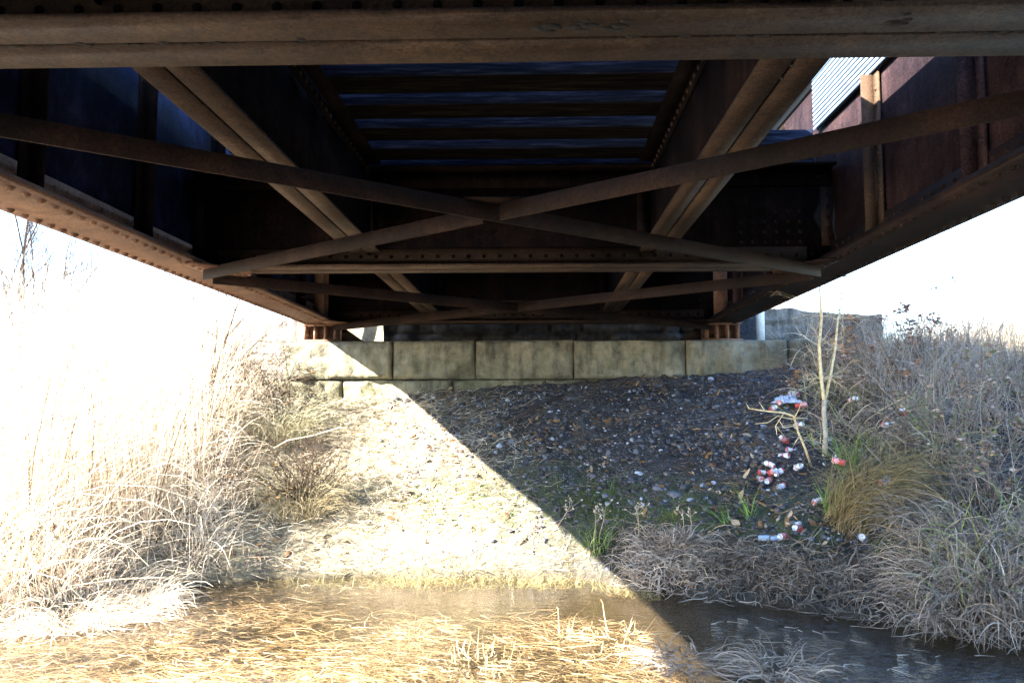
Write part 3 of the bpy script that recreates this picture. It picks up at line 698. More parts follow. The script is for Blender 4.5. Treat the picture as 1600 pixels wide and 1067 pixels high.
# matted grass at the water's edge and litter on the slope
L = []
def dm(x, y): return cl(1-np.abs(tiers(x, y)-0.32)/0.42) * cl((x-0.55)*3)
x, y = scatter(4800, 0.5, 3.6, 3.4, 7.4, dm); n = len(x)
L.append(blades(on_ground(x, y), rng.normal(-1.7, 1.6, n), rng.uniform(0.12, 0.34, n), rng.uniform(0.2, 1.2, n), rng.uniform(1.2, 3.0, n), 0.0095, 6, wob=0.6, dark=0.1, **SHADED_STRAW))
V, Q, C = merge(L); tag(np_mesh('matted_bank_grass', V, Q, M_STRAW, col=C), 'matted dead grass hanging over the shaded edge of the creek', 'grass', kind='stuff')
L = []
def dsl(x, y): return ((tiers(x, y) > 0.02) & (y < 10.15)) * (0.25+0.75*vnoise(x*3, y*3))
x, y = scatter(6500, -3.2, 3.4, 5.0, 10.15, dsl); n = len(x)
L.append(blades(on_ground(x, y, 0.01), rng.normal(0, 0.9, n), rng.uniform(0.06, 0.30, n), rng.normal(0.05, 0.12, n), rng.uniform(-0.1, 0.4, n), 0.005, 4, colA=(0.26, 0.21, 0.15), colB=(0.11, 0.08, 0.06)))
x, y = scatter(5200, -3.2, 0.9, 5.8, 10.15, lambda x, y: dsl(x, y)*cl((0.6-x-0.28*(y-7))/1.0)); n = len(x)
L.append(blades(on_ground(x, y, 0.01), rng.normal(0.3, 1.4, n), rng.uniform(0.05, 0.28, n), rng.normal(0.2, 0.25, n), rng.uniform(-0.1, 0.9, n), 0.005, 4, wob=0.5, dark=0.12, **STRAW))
V, Q, C = merge(L); tag(np_mesh('dead_stems', V, Q, M_STRAW, col=C), 'loose dead stems scattered over the gravel slope', 'plant litter', kind='stuff')

# floating and drowned straw
L = []
def dw(x, y):
    a = (tiers(x, y) < -0.02)*1.0
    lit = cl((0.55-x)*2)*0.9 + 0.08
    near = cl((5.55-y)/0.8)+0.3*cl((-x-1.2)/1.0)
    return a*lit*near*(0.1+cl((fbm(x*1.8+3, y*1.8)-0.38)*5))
x, y = scatter(4500, -4.2, 1.6, 3.6, 6.9, dw); n = len(x); P = np.stack([x, y, rng.uniform(-0.03, 0.012, n)], -1)
L.append(blades(P, rng.normal(0.1, 1.6, n), rng.uniform(0.02, 0.15, n), rng.normal(0.0, 0.05, n), rng.uniform(-0.05, 0.1, n), 0.003, 3, clamp=False, colA=(0.62, 0.52, 0.34), colB=(0.34, 0.25, 0.14)))
x, y = scatter(14000, -4.2, 1.4, 3.6, 6.9, lambda x, y: (tiers(x, y) < -0.02)*(cl((5.9-y)/1.0)+0.35*cl((-x-1.0)/1.0))*cl((1.0-x)*2)*(0.15+cl((fbm(x*2.6+9, y*2.6)-0.36)*5))); n = len(x); P = np.stack([x, y, rng.uniform(-0.07, 0.004, n)], -1)
L.append(blades(P, rng.normal(0.1, 1.6, n), rng.uniform(0.06, 0.26, n), rng.normal(0.0, 0.12, n), rng.uniform(-0.1, 0.3, n), 0.0022, 5, wob=0.6, clamp=False, colA=(0.66, 0.56, 0.40), colB=(0.30, 0.22, 0.13)))
x, y = scatter(110, 1.0, 4.0, 3.2, 5.6, lambda x, y: (tiers(x, y) < -0.02)*0.8); n = len(x); P = np.stack([x, y, rng.uniform(0.0, 0.006, n)], -1)
L.append(blades(P, rng.normal(-0.4, 0.6, n), rng.uniform(0.04, 0.16, n), rng.normal(0.0, 0.03, n), np.zeros(n), 0.006, 3, clamp=False, colA=(0.5, 0.45, 0.36), colB=(0.3, 0.26, 0.2)))
V, Q, C = merge(L); tag(np_mesh('floating_straw', V, Q, M_STRAW, col=C), 'golden reed straw floating and sunken in the shallow creek', 'plant litter', kind='stuff')

# green algae and young grass at the sunlit waterline
L = []
x, y = scatter(2600, -2.2, 0.9, 6.1, 7.6, lambda x, y: cl(1-np.abs(tiers(x, y)+0.12)/0.35)*vnoise(x*3, y*3)*cl(x+2.2)); n = len(x)
P = np.stack([x, y, np.maximum(terrain(x, y), -0.02)], -1)
L.append(blades(P, rng.random(n)*6.28, rng.uniform(0.03, 0.11, n), rng.uniform(0.2, 1.2, n), rng.uniform(0.3, 1.2, n), 0.006, 3, clamp=False, colA=(0.14, 0.15, 0.07), colB=(0.34, 0.30, 0.17)))
x, y = scatter(3400, -1.2, 3.0, 5.5, 9.0, lambda x, y: cl(1-np.abs(tiers(x, y)-0.95)/0.7)*cl((vnoise(x*2+1, y*2)-0.45)*3)); n = len(x)
L.append(blades(on_ground(x, y), rng.random(n)*6.28, rng.uniform(0.02, 0.08, n), rng.uniform(0.3, 1.4, n), rng.uniform(0.3, 1.2, n), 0.005, 3, clamp=False, **GREEN))
V, Q, C = merge(L); tag(np_mesh('young_green_grass', V, Q, M_STRAW, col=C), 'short green grass and moss low on the slope above the water', 'grass', kind='stuff')

# ------------------------------------------------------------------ pebbles and leaves
def pebbles(name, x, y, size, colf, label, cat):
    bm = bmesh.new(); bmesh.ops.create_icosphere(bm, subdivisions=1, radius=1)
    bv = np.array([v.co[:] for v in bm.verts]); bf = np.array([[v.index for v in f.verts] for f in bm.faces]); bm.free()
    n = len(x); k = len(bv)
    sc = size[:, None]*rng.uniform(0.6, 1.3, (n, 3))*np.array([1, 1, 0.6]); V = bv[None]*(1+0.28*rng.normal(0, 1, (n, k, 1)).clip(-1.2, 1.2))*sc[:, None]
    a = rng.random(n)*6.28; ca, sa = np.cos(a)[:, None], np.sin(a)[:, None]
    X = V[..., 0]*ca - V[..., 1]*sa + x[:, None]; Y = V[..., 0]*sa + V[..., 1]*ca + y[:, None]
    Z = V[..., 2] + terrain(x, y)[:, None] + 0.25*size[:, None] + 0.3*(V[..., 0]*sa+V[..., 1]*ca)
    V = np.stack([X, Y, Z], -1).reshape(-1, 3); F = (bf[None] + (np.arange(n)*k)[:, None, None]).reshape(-1, 3)
    C = np.repeat(colf(n), k, 0); o = np_mesh(name, V, F, M_PEB, col=C); tag(o, label, cat, kind='stuff'); return o
def pebcol(n):
    base = np.array([[0.055, 0.058, 0.068], [0.10, 0.105, 0.125], [0.04, 0.036, 0.036], [0.32, 0.34, 0.40], [0.10, 0.08, 0.07]])
    return base[rng.choice(5, n, p=[.35, .25, .22, .06, .12])]*rng.uniform(0.7, 1.3, (n, 1))
def dp(x, y): return ((y < 10.16) & (tiers(x, y) > 0.1))*cl((tiers(x, y)-0.2)/1.6+0.12)*cl((x+1.6+0.25*(y-8.5))/1.6+0.06)*(0.25+0.75*cl((vnoise(x*2.3, y*2.3)-0.2)*1.6))
x, y = scatter(24000, -3.0, 3.6, 5.2, 10.16, dp); pebbles('gravel', x, y, rng.lognormal(-4.8, 0.6, len(x)).clip(0.004, 0.045), pebcol, 'grey gravel stones spread over the shaded bank under the bridge', 'gravel')
# leaf litter
def leaves(name, x, y, size, cols, label, lift=0.015):
    n = len(x); a = rng.random(n)*6.28; nrm = rng.normal(0, 0.5, (n, 2))
    t = np.array([[-1, 0, 0], [-0.35, 0.42, 0.15], [0.4, 0.36, 0.12], [1, 0, 0.25], [0.4, -0.36, 0.1], [-0.35, -0.42, 0.18]])
    V = t[None]*size[:, None, None]*rng.uniform(0.7, 1.2, (n, 1, 3)); ca, sa = np.cos(a)[:, None], np.sin(a)[:, None]
    X = V[..., 0]*ca-V[..., 1]*sa; Y = V[..., 0]*sa+V[..., 1]*ca; Z = V[..., 2] + X*nrm[:, :1] + Y*nrm[:, 1:] + lift + np.maximum(terrain(x, y), 0)[:, None]
    V = np.stack([X+x[:, None], Y+y[:, None], Z], -1).reshape(-1, 3)
    b = (np.arange(n)*6)[:, None]; F = np.concatenate([b+np.array([[0, 1, 2, 3]]), b+np.array([[0, 3, 4, 5]])])
    C = np.array(cols)[rng.choice(len(cols), n)]*rng.uniform(0.6, 1.3, (n, 1)); C = np.repeat(C, 6, 0)
    o = np_mesh(name, V, F, M_LEAF, col=C); tag(o, label, 'leaves', kind='stuff'); return o
x, y = scatter(2600, -3.2, 5.5, 4.6, 10.4, lambda x, y: (tiers(x, y) > 0.05)*(0.25+0.75*(x > 0.3+(7.2-y)*.5))*(0.12+cl((vnoise(x*1.7+4, y*1.7)-0.45)*3))); leaves('leaf_litter', x, y, rng.uniform(0.015, 0.05, len(x)), [(0.30, 0.18, 0.09), (0.2, 0.11, 0.055), (0.42, 0.31, 0.2), (0.13, 0.08, 0.05)], 'brown fallen leaves scattered over the bank')

# ------------------------------------------------------------------ single clumps
def clump(name, label, cat, c, rad, n, L_, e, dr_, wd, cols, K=6, group=None, flat=False, az=None, wob=0.3, kink=False):
    r = rad*np.sqrt(rng.random(n)); a = rng.random(n)*6.28
    x = c[0]+r*np.cos(a); y = c[1]+r*np.sin(a); P = on_ground(x, y)
    A = a + rng.normal(0, 0.7, n) if az is None else rng.normal(az[0], az[1], n)
    V, Q, C = blades(P, A, rng.uniform(*L_, n), rng.uniform(*e, n), rng.uniform(*dr_, n), wd, K, wob=wob, kink=kink, **cols)
    o = np_mesh(name, V, Q, M_STRAW, col=C, loc=(c[0], c[1], float(max(terrain(c[0], c[1]), -0.05))))
    return tag(o, label, cat, group)
SUNST = dict(colA=(0.62, 0.50, 0.30), colB=(0.20, 0.14, 0.07))
def C2(px, py): p = hit(px, py); return (p.x, p.y)
G1 = 'dead reed clumps standing in the creek'
clump('reed_clump', 'sunlit broken reed clump with one tall bent stalk, bottom centre of the creek', 'reeds', C2(740, 1045), 0.20, 110, (0.08, 0.34), (0.5, 1.5), (1.0, 3.6), 0.0068, SUNST, K=9, wob=0.25, kink=True, group=G1)
clump('reed_clump', 'small upright reed clump in the creek where the shadow edge meets the water', 'reeds', C2(880, 1000), 0.07, 26, (0.1, 0.3), (0.8, 1.5), (0.6, 3.2), 0.009, SUNST, K=9, wob=0.2, kink=True, group=G1)
clump('reed_clump', 'pale folded reed clump just left of the shadow edge', 'reeds', C2(960, 1005), 0.20, 90, (0.1, 0.36), (0.3, 1.2), (0.8, 3.0), 0.0068, SUNST, K=9, wob=0.25, kink=True, group=G1)
clump('reed_clump', 'thin wispy reed clump far left of the bent stalk in the shallow water', 'reeds', C2(640, 1000), 0.12, 34, (0.1, 0.3), (0.6, 1.4), (0.6, 2.4), 0.006, SUNST, K=9, wob=0.12, kink=True, group=G1)
clump('reed_clump', 'grey shaded grass clump in the water right of the shadow edge', 'reeds', C2(1070, 1040), 0.22, 240, (0.12, 0.34), (0.4, 1.3), (1.4, 3.2), 0.009, SHADED_STRAW, group=G1)
clump('reed_clump', 'shaded straw hummock in the creek at the bottom of the picture, farthest right', 'reeds', C2(1215, 1052), 0.18, 220, (0.12, 0.36), (0.4, 1.3), (1.4, 3.2), 0.009, SHADED_STRAW, group=G1)
clump('grass_hummock', 'sunlit fallen straw hummock at the lower left water edge', 'grass clump', C2(110, 960), 0.60, 1900, (0.2, 0.55), (0.4, 1.4), (1.4, 3.4), 0.006, STRAW, wob=0.6)
clump('grass_hummock', 'grey green arching grass mound casting a shadow across the upper sunlit slope', 'grass clump', C2(430, 690), 0.30, 700, (0.4, 0.95), (0.8, 1.4), (1.2, 3.0), 0.006, dict(colA=(0.40, 0.40, 0.28), colB=(0.22, 0.2, 0.12)), wob=0.4)
clump('grass_hummock', 'green based grass mound casting a shadow across the lower sunlit slope', 'grass clump', C2(470, 800), 0.26, 600, (0.3, 0.7), (0.7, 1.4), (1.2, 3.0), 0.006, dict(colA=(0.42, 0.38, 0.26), colB=(0.22, 0.2, 0.12)), wob=0.4)
clump('grass_hummock', 'large pale matted grass hummock at the right edge of the creek', 'grass clump', C2(1530, 925), 0.40, 1000, (0.25, 0.6), (0.5, 1.4), (1.6, 3.2), 0.009, SHADED_STRAW)
clump('grass_hummock', 'matted straw mound on the shaded bank lip just right of the shadow line', 'grass clump', C2(1040, 880), 0.26, 420, (0.15, 0.36), (0.4, 1.3), (1.4, 3.2), 0.009, dict(colA=(0.5, 0.46, 0.4), colB=(0.25, 0.2, 0.16)))
clump('grass_hummock', 'high tangle of dead grass below the leaning dark pole', 'grass clump', C2(1530, 830), 0.5, 1000, (0.3, 0.7), (0.5, 1.4), (1.4, 3.0), 0.009, SHADED_STRAW)
clump('sedge_clump', 'drooping brown and green sedge clump right of the forked sapling', 'grass clump', C2(1340, 800), 0.26, 900, (0.4, 0.95), (0.7, 1.4), (1.3, 2.8), 0.007, dict(colA=(0.34, 0.24, 0.12), colB=(0.22, 0.20, 0.09)), az=(0.0, 0.8), wob=0.15)
G2 = 'green grass tufts on the slope'
for px, py, n, l, lab in ((1172, 812, 26, (0.12, 0.30), 'slim green grass tuft left of the red and white can pile'), (1140, 825, 16, (0.1, 0.26), 'thin green grass tuft on the moss patch, farthest left of the upright tufts'),
                       (1300, 810, 30, (0.2, 0.45), 'yellow green blade tuft at the foot of the sedge clump'), (1325, 735, 60, (0.25, 0.5), 'bright green grass tuft just right of the sapling trunk'),
                       (935, 862, 60, (0.08, 0.26), 'green grass tuft on the shadow edge above the water'), (955, 765, 14, (0.06, 0.16), 'small green sprout on the shaded gravel'),
                       (1440, 680, 40, (0.2, 0.5), 'yellowing green grass tuft among the grey weeds below the brown leaved shrub')):
    clump('grass_tuft', lab, 'grass tuft', C2(px, py), 0.05 if n < 50 else 0.11, n, l, (1.0, 1.5), (0.1, 1.3), 0.008, dict(colA=(0.10, 0.26, 0.05), colB=(0.26, 0.34, 0.08)), group=G2, wob=0.12)

# ------------------------------------------------------------------ woody plants
def grow(mb_list, p, d, L, r, depth, spread=0.6, kids=(2, 4), gravity=0.0, seg=5, wob=0.18):
    P = [p.copy()]; rr = [r]; q = p.copy(); dd = d.copy()
    for i in range(seg):
        dd = (dd + Vector((random.gauss(0, wob), random.gauss(0, wob), random.gauss(0, wob)-gravity))).normalized()
        q = q + dd*(L/seg); P.append(q.copy()); rr.append(r*(1-0.75*(i+1)/seg))
    mb_list.append((P, rr))
    if depth > 0:
        for k in range(random.randint(*kids)):
            t = random.uniform(0.25, 1.0); i = min(seg, int(t*seg)); b = P[i]
            nd = (dd + Vector((random.gauss(0, spread), random.gauss(0, spread), random.gauss(0.05, spread*0.7)))).normalized()
            grow(mb_list, b, nd, L*random.uniform(0.45, 0.75), max(r*0.5*(1-0.4*t), 0.0024), depth-1, spread, kids, gravity, seg, wob)
def woody(name, label, cat, base, stems, L, r, depth, col, spread=0.6, kids=(2, 4), lean=(0, 0, 1), leanvar=0.25, group=None, leafn=0, leafcol=None, gravity=0.0, k=4, leafsize=0.03, wob=0.18):
    root = empty(name, base); tag(root, label, cat, group); b0 = Vector((0, 0, -0.03)); tips = []
    tr = []; tw = []
    for s in range(stems):
        lst = []; d = (Vector(lean)+Vector((random.gauss(0, leanvar), random.gauss(0, leanvar), 0))).normalized()
        grow(lst, b0.copy(), d, L*random.uniform(0.75, 1.1), r, depth, spread, kids, gravity, 6, wob)
        tr.append(lst[0]); tw += lst[1:]
    for nm, lst in (('trunk' if stems == 1 else 'stems', tr), ('twigs', tw)):
        if not lst: continue
        mb = MB(); 
        for P, rr in lst: mb.tube(P, rr, k if nm != 'twigs' else 3, cap=False); tips.append(P[-1])
        o = mb.build(nm, M_BARK, root); n = len(o.data.vertices)
        a = o.data.color_attributes.new('tint', 'FLOAT_COLOR', 'POINT'); a.data.foreach_set('color', np.tile(np.array([*col, 1], dtype=np.float32), n))
    if leafn:
        V = []; F = []; C = []
        anch = [random.choice(random.choice(tw or tr)[0][1:4]) for _ in range(max(4, leafn//14))]
        for i in range(leafn):
            c = random.choice(anch) + Vector((random.gauss(0, .028), random.gauss(0, .028), random.gauss(-.01, .024)))
            s = leafsize*random.uniform(0.5, 1.3); M = Matrix.Rotation(random.random()*6.28, 3, 'Z') @ Matrix.Rotation(random.random()*6.28, 3, 'X')
            b = len(V)
            for v in ((-1, 0, 0), (0, .5, .15), (1, 0, .1), (0, -.5, .15)): V.append(tuple(c + M @ (Vector(v)*s)))
            F.append([b, b+1, b+2]); F.append([b, b+2, b+3]); cc = np.array(random.choice(leafcol))*random.uniform(.7, 1.3); C += [cc]*4
        np_mesh('leaves', np.array(V), np.array(F), M_LEAF, root, col=np.array(C))
    return root
PALE = (0.45, 0.38, 0.27); BRN = (0.16, 0.11, 0.075); GRYB = (0.30, 0.26, 0.21)
# forked sapling by the right girder
sp0 = hit(1288, 712); root = empty('forked_sapling', sp0); tag(root, 'pale forked sapling rising in front of the right girder', 'young tree')
def zat(px, py, Y):
    v = ray(px, py); return Vector((0, 0, CZ)) + v*(Y/v.y)
Ys = sp0.y
def path(pts, Y=Ys): return [zat(a, b, Y + c) - sp0 for a, b, c in pts]
def bark(mb, name, parent, col, k=None):
    o = mb.build(name, M_BARK, parent, smooth=True); n = len(o.data.vertices)
    a = o.data.color_attributes.new('tint', 'FLOAT_COLOR', 'POINT'); a.data.foreach_set('color', np.tile(np.array([*col, 1], dtype=np.float32), n)); return o
m = MB(); m.tube(path([(1288, 722, 0), (1290, 680, 0), (1287, 640, 0), (1288, 625, 0)]), [0.024, 0.022, 0.021, 0.022], 8)
bark(m, 'trunk', root, (0.36, 0.31, 0.24))
for pts, rr in (([(1288, 630, 0), (1283, 590, -.02), (1280, 540, -.04), (1284, 495, -.05), (1281, 455, -.06), (1283, 425, -.08)], [.017, .015, .0135, .012, .009, .005]),
                ([(1288, 630, 0), (1297, 590, .03), (1305, 545, .05), (1309, 500, .08), (1316, 460, .1)], [.015, .013, .011, .008, .003])):
    m = MB(); P = path(pts); m.tube(P, rr, 7); br = bark(m, 'stem', root, (0.55, 0.45, 0.28))
    tw = []
    for i in range(26):
        q = random.choice(P[1:]); grow(tw, q, Vector((random.gauss(0, 1), random.gauss(0, .5), random.gauss(.3, .5))).normalized(), random.uniform(.12, .42), .0038, 2, .5, (1, 3))
    m = MB()
    for a, b in tw: m.tube(a, b, 3, cap=False)
    bark(m, 'twigs', br, (0.5, 0.4, 0.26))
# vine along the girder end
m = MB(); vb = zat(1280, 440, Ys)
P = [zat(a, b, c) for a, b, c in ((1283, 425, Ys-.1), (1262, 430, Ys-.15), (1238, 425, Ys-.1), (1215, 408, Ys), (1185, 398, Ys+.2))]
m.tube([p-P[0] for p in P], [.009, .008, .007, .006, .004], 6)
P2 = [zat(a, b, c) for a, b, c in ((1283, 425, Ys-.1), (1300, 432, Ys-.2), (1325, 432, Ys-.3), (1350, 424, Ys-.4))]
m.tube([p-P[0] for p in P2], [.009, .008, .006, .003], 6)
o = bark(m, 'vine', None, (0.22, 0.15, 0.1)); o.location = P[0]; tag(o, 'brown vine caught along the lower edge of the right girder', 'vine')
# fallen dead branch in front of the litter pile
db = hit(1262, 725); root = empty('dead_branch', db); tag(root, 'pale broken branch with forked twigs beside the blue and white litter pile', 'branch')
def dpth(pts): return [zat(a, b, db.y-0.15-c) - db for a, b, c in pts]
main = dpth([(1270, 735, -.1), (1258, 700, .0), (1247, 675, .1), (1240, 650, .15), (1225, 645, .2), (1195, 642, .22), (1170, 638, .25)])
m = MB(); m.tube(main, [.012, .011, .010, .010, .009, .007, .003], 6); br = bark(m, 'limb', root, (0.55, 0.42, 0.24))
m = MB()
for pts in ([(1240, 655, .15), (1248, 640, .2), (1252, 628, .2)], [(1225, 645, .2), (1212, 665, .2), (1225, 680, .2)], [(1195, 642, .22), (1186, 628, .25)], [(1238, 655, .15), (1215, 650, .2), (1200, 660, .25), (1180, 662, .25)],
            [(1232, 654, .15), (1262, 653, .15)], [(1243, 665, .12), (1225, 668, .2), (1216, 655, .2)], [(1247, 675, .1), (1255, 690, .1), (1258, 688, .1)], [(1170, 638, .25), (1166, 630, .25)], [(1212, 665, .2), (1214, 680, .2)], [(1250, 680, .1), (1240, 695, .15)]):
    P = dpth(pts); m.tube(P, [.006]+[.004]*(len(P)-2)+[.002], 5)
bark(m, 'twigs', br, (0.58, 0.45, 0.26))
# arching cane across the sunlit slope (left)
def cane(name, label, pts, Y, r, col, cat='stalk'):
    P = [zat(a, b, Y+c) for a, b, c in pts]; m = MB(); m.tube([p-P[0] for p in P], [r*(1-.6*i/(len(P)-1)) for i in range(len(P))], 6)
    o = bark(m, name, None, col); o.location = P[0]; return tag(o, label, cat)
cane('dead_cane', 'pale arching cane over the dark hollow on the sunlit left slope', [(428, 700, 0), (450, 688, 0), (490, 680, 0), (530, 668, 0), (548, 668, 0)], 8.4, .009, PALE)
cane('dead_cane', 'long pale cane lying over the left water edge straw', [(110, 915, 0), (180, 905, .1), (240, 902, .1), (310, 903, .2)], 5.6, .006, PALE)
cane('leaning_pole', 'dark bare pole leaning among the weeds at the right edge', [(1540, 618, 0), (1575, 580, 0), (1625, 535, 0)], 8.6, .018, (0.10, 0.075, 0.06), 'pole')
# dark plank lying on the gravel
pa = hit(790, 665); pb = hit(880, 618); m = MB(); d = (pb-pa); Lg = d.length; d.normalize()
m.tube([Vector((0, 0, 0.01)), d*Lg*.5+Vector((0, 0, .025)), d*Lg], [.028, .03, .022], 7); o = bark(m, 'fallen_limb', None, (0.06, 0.045, 0.04)); o.location = pa
tag(o, 'dark rotten limb lying up the gravel slope near the shadow edge', 'branch')
# dead weed stalks above the waterline
G3 = 'dead weed stalks at the foot of the slope'
def weed(px0, py0, px1, py1, label, nbr=6):
    b = hit(px0, py0); root = empty('weed_stalk', b); tag(root, label, 'weed', G3)
    top = zat(px1, py1, b.y) - b; m = MB(); P = [Vector((0, 0, 0)), top*.5+Vector((.006, 0, 0)), top]; m.tube(P, [.0045, .0035, .002], 5); st = bark(m, 'stalk', root, (0.30, 0.22, 0.15))
    m = MB(); L_ = top.length
    for i in range(nbr):
        s = top*random.uniform(.55, 1.0); e = s + Vector((random.gauss(0, .045), random.gauss(0, .04), random.uniform(.02, .08)))*min(1.2, L_*3)
        m.tube([s, (s+e)/2+Vector((0, 0, -.004)), e], .0016, 3)
        for j in range(3): m.dome(e+Vector((random.gauss(0, .006), random.gauss(0, .006), random.gauss(0, .006))), (random.gauss(0, 1), random.gauss(0, 1), 1), .006, .008)
    bark(m, 'seed_heads', root, (0.46, 0.38, 0.28))
weed(868, 828, 897, 780, 'leaning dead weed crossing the shadow edge', 8)
weed(936, 840, 948, 785, 'upright dead weed left of the tallest one on the shaded bank', 8)
weed(928, 850, 931, 792, 'thin dead weed beside the green tuft on the shadow edge', 4)
weed(998, 850, 996, 792, 'tallest dead weed above the matted straw mound', 9)
weed(1068, 835, 1066, 795, 'short dead weed right of the straw mound', 4)
weed(1080, 838, 1078, 796, 'short branched weed at the left edge of the moss patch', 4)
# right bank shrubs
G4 = 'shrubs on the right bank'
for px, py, hh, lab in ((1365, 640, .8, 'rusty leaved shrub in front of the orange leaved one'), (1330, 590, .8, 'rusty leaved shrub at the end of the grey wing wall'), (1440, 585, 1.0, 'tall grey twigged shrub between the wing wall and the sunlit bushes')):
    woody('leafy_shrub', lab, 'shrub', hit(px, py), 10, hh, .007, 2, BRN, kids=(3, 5), leafn=230, leafcol=[(0.25, 0.13, 0.08), (0.14, 0.08, 0.06), (0.3, 0.26, 0.24)], group=G4, leafsize=.028)
woody('leafy_shrub', 'shrub with curled orange brown leaves behind the forked sapling', 'shrub', hit(1345, 610), 7, .75, .008, 2, BRN, leafn=150, leafcol=[(0.42, 0.2, 0.09), (0.28, 0.13, 0.07), (0.5, 0.3, 0.16)], group=G4, leafsize=.035)
woody('leafy_shrub', 'dark brown leaved shrub against the sky right of the orange leaved one', 'shrub', hit(1400, 610), 5, .8, .007, 2, BRN, leafn=60, leafcol=[(0.14, 0.07, 0.05), (0.2, 0.1, 0.07)], group=G4, leafsize=.035)
for px, py, hh, lab in ((1500, 720, .7, 'low brown leaved weed bush in the middle of the right bank tangle'), (1580, 690, .9, 'brown leaved weed bush at the right edge below the pole'), (1450, 600, .8, 'grey leaved weed bush under the sunlit bushes'), (1400, 720, .5, 'small dark leaved weed above the sedge clump'), (1350, 650, .5, 'dark leaved weed beside the hollow behind the sapling'), (1550, 790, .6, 'low dark leaved weed bush above the big pale hummock')):
    woody('weed_bush', lab, 'weed', hit(px, py), 8, hh, .005, 2, (0.2, 0.15, 0.12), leafn=420, leafcol=[(0.22, 0.16, 0.12), (0.3, 0.24, 0.2), (0.13, 0.09, 0.07), (0.12, 0.14, 0.06)], leafsize=.022, group='leafy weeds on the right bank')
for px, py, lab in ((1470, 640, 'bare grey shrub among the tall weeds below the leaning pole'), (1560, 620, 'bare grey shrub at the right edge, tallest of the bare ones'), (1420, 660, 'low bare thorny shrub right of the scattered cans')):
    woody('bare_shrub', lab, 'shrub', hit(px, py), 9, .85, .006, 2, GRYB, kids=(3, 5), spread=.45, group=G4)
# left bank: bare shrubs and saplings
G5 = 'bare shrubs on the sunlit left bank'
woody('bare_sapling', 'thin dark trunked sapling with one long left branch on the sunlit left bank', 'young tree', Vector(gpt(-3.75, 9.2)), 1, 2.0, .026, 3, (0.06, 0.04, 0.028), kids=(5, 8), spread=.6, wob=.08)
for i, (x, y, h, lab) in enumerate(((-5.6, 8.6, 1.9, 'bare twiggy shrub nearest the left picture edge'), (-5.2, 10.5, 2.1, 'tall bare shrub behind the thin sapling'), (-4.3, 10.2, 1.6, 'bare shrub just left of the sunlit wing wall'),
                                    (-7.2, 12.0, 2.6, 'farthest tall bare shrub under the left girder'), (-3.45, 9.5, 1.3, 'grey arching shrub beside the left end of the abutment'))):
    woody('bare_shrub', lab, 'shrub', Vector(gpt(x, y)), 9, h*.75, .014, 3, (0.055, 0.035, 0.022), kids=(3, 4), spread=.5, group=G5)
for i, (px, py, h, lab) in enumerate(((440, 668, .9, 'dark twiggy brush over the upper hollow at the left foot of the abutment'), (480, 795, .7, 'dark twiggy brush over the lower hollow on the sunlit slope'), (380, 610, 1.0, 'dark twiggy brush left of the abutment corner'), (60, 780, .9, 'reddish brown brush patch at the left picture edge'), (300, 700, .9, 'brown brush patch inside the left bank grass'))):
    woody('brush', lab, 'shrub', hit(px, py), 24, h, .007, 2, (0.05, 0.035, 0.025) if i != 3 else (0.12, 0.05, 0.03), kids=(3, 5), spread=.6, leanvar=.6, group='brush on the sunlit left bank', leafn=260, leafcol=[(0.10, 0.08, 0.04), (0.05, 0.04, 0.025), (0.25, 0.14, 0.06)], leafsize=.02)
G6 = 'bare trees beyond the left bank'
for i, (x, y, h, lab) in enumerate(((-9, 15, 3.0, 'nearest bare tree beyond the left bank'), (-12, 19, 3.4, 'middle bare tree beyond the left bank'), (-17, 24, 4.2, 'farthest bare tree at the left edge'), (-5.9, 12.6, 3.3, 'small many branched bare tree close behind the reeds, below the rivet rows'), (-8.0, 13.6, 3.9, 'small bare tree behind the reeds, left of the one below the rivet rows'), (-6.6, 10.6, 3.0, 'small bare tree rising out of the reeds near the left edge'))):
    woody('bare_tree', lab, 'tree', Vector(gpt(x, y)), 1, h*1.15, .09 if i < 3 else .045, 4, (0.03, 0.02, 0.014), kids=(5, 6), spread=.6, group=G6, wob=.1)
G7 = 'sunlit bushes beyond the right bank'
for i, (x, y, h, lab) in enumerate(((8.8, 15, 1.5, 'pale sunlit bush beyond the right bank, nearest the brown shrubs'), (10.2, 16.5, 1.9, 'tallest sunlit bush beyond the right bank'), (11.5, 17.5, 1.6, 'sunlit bush at the right picture edge'))):
    woody('pale_bush', lab, 'bush', Vector(gpt(x, y)), 14, h, .012, 3, PALE, kids=(3, 4), spread=.45, group=G7, leafn=900, leafcol=[(0.45, 0.4, 0.2), (0.5, 0.45, 0.3)], leafsize=.05)

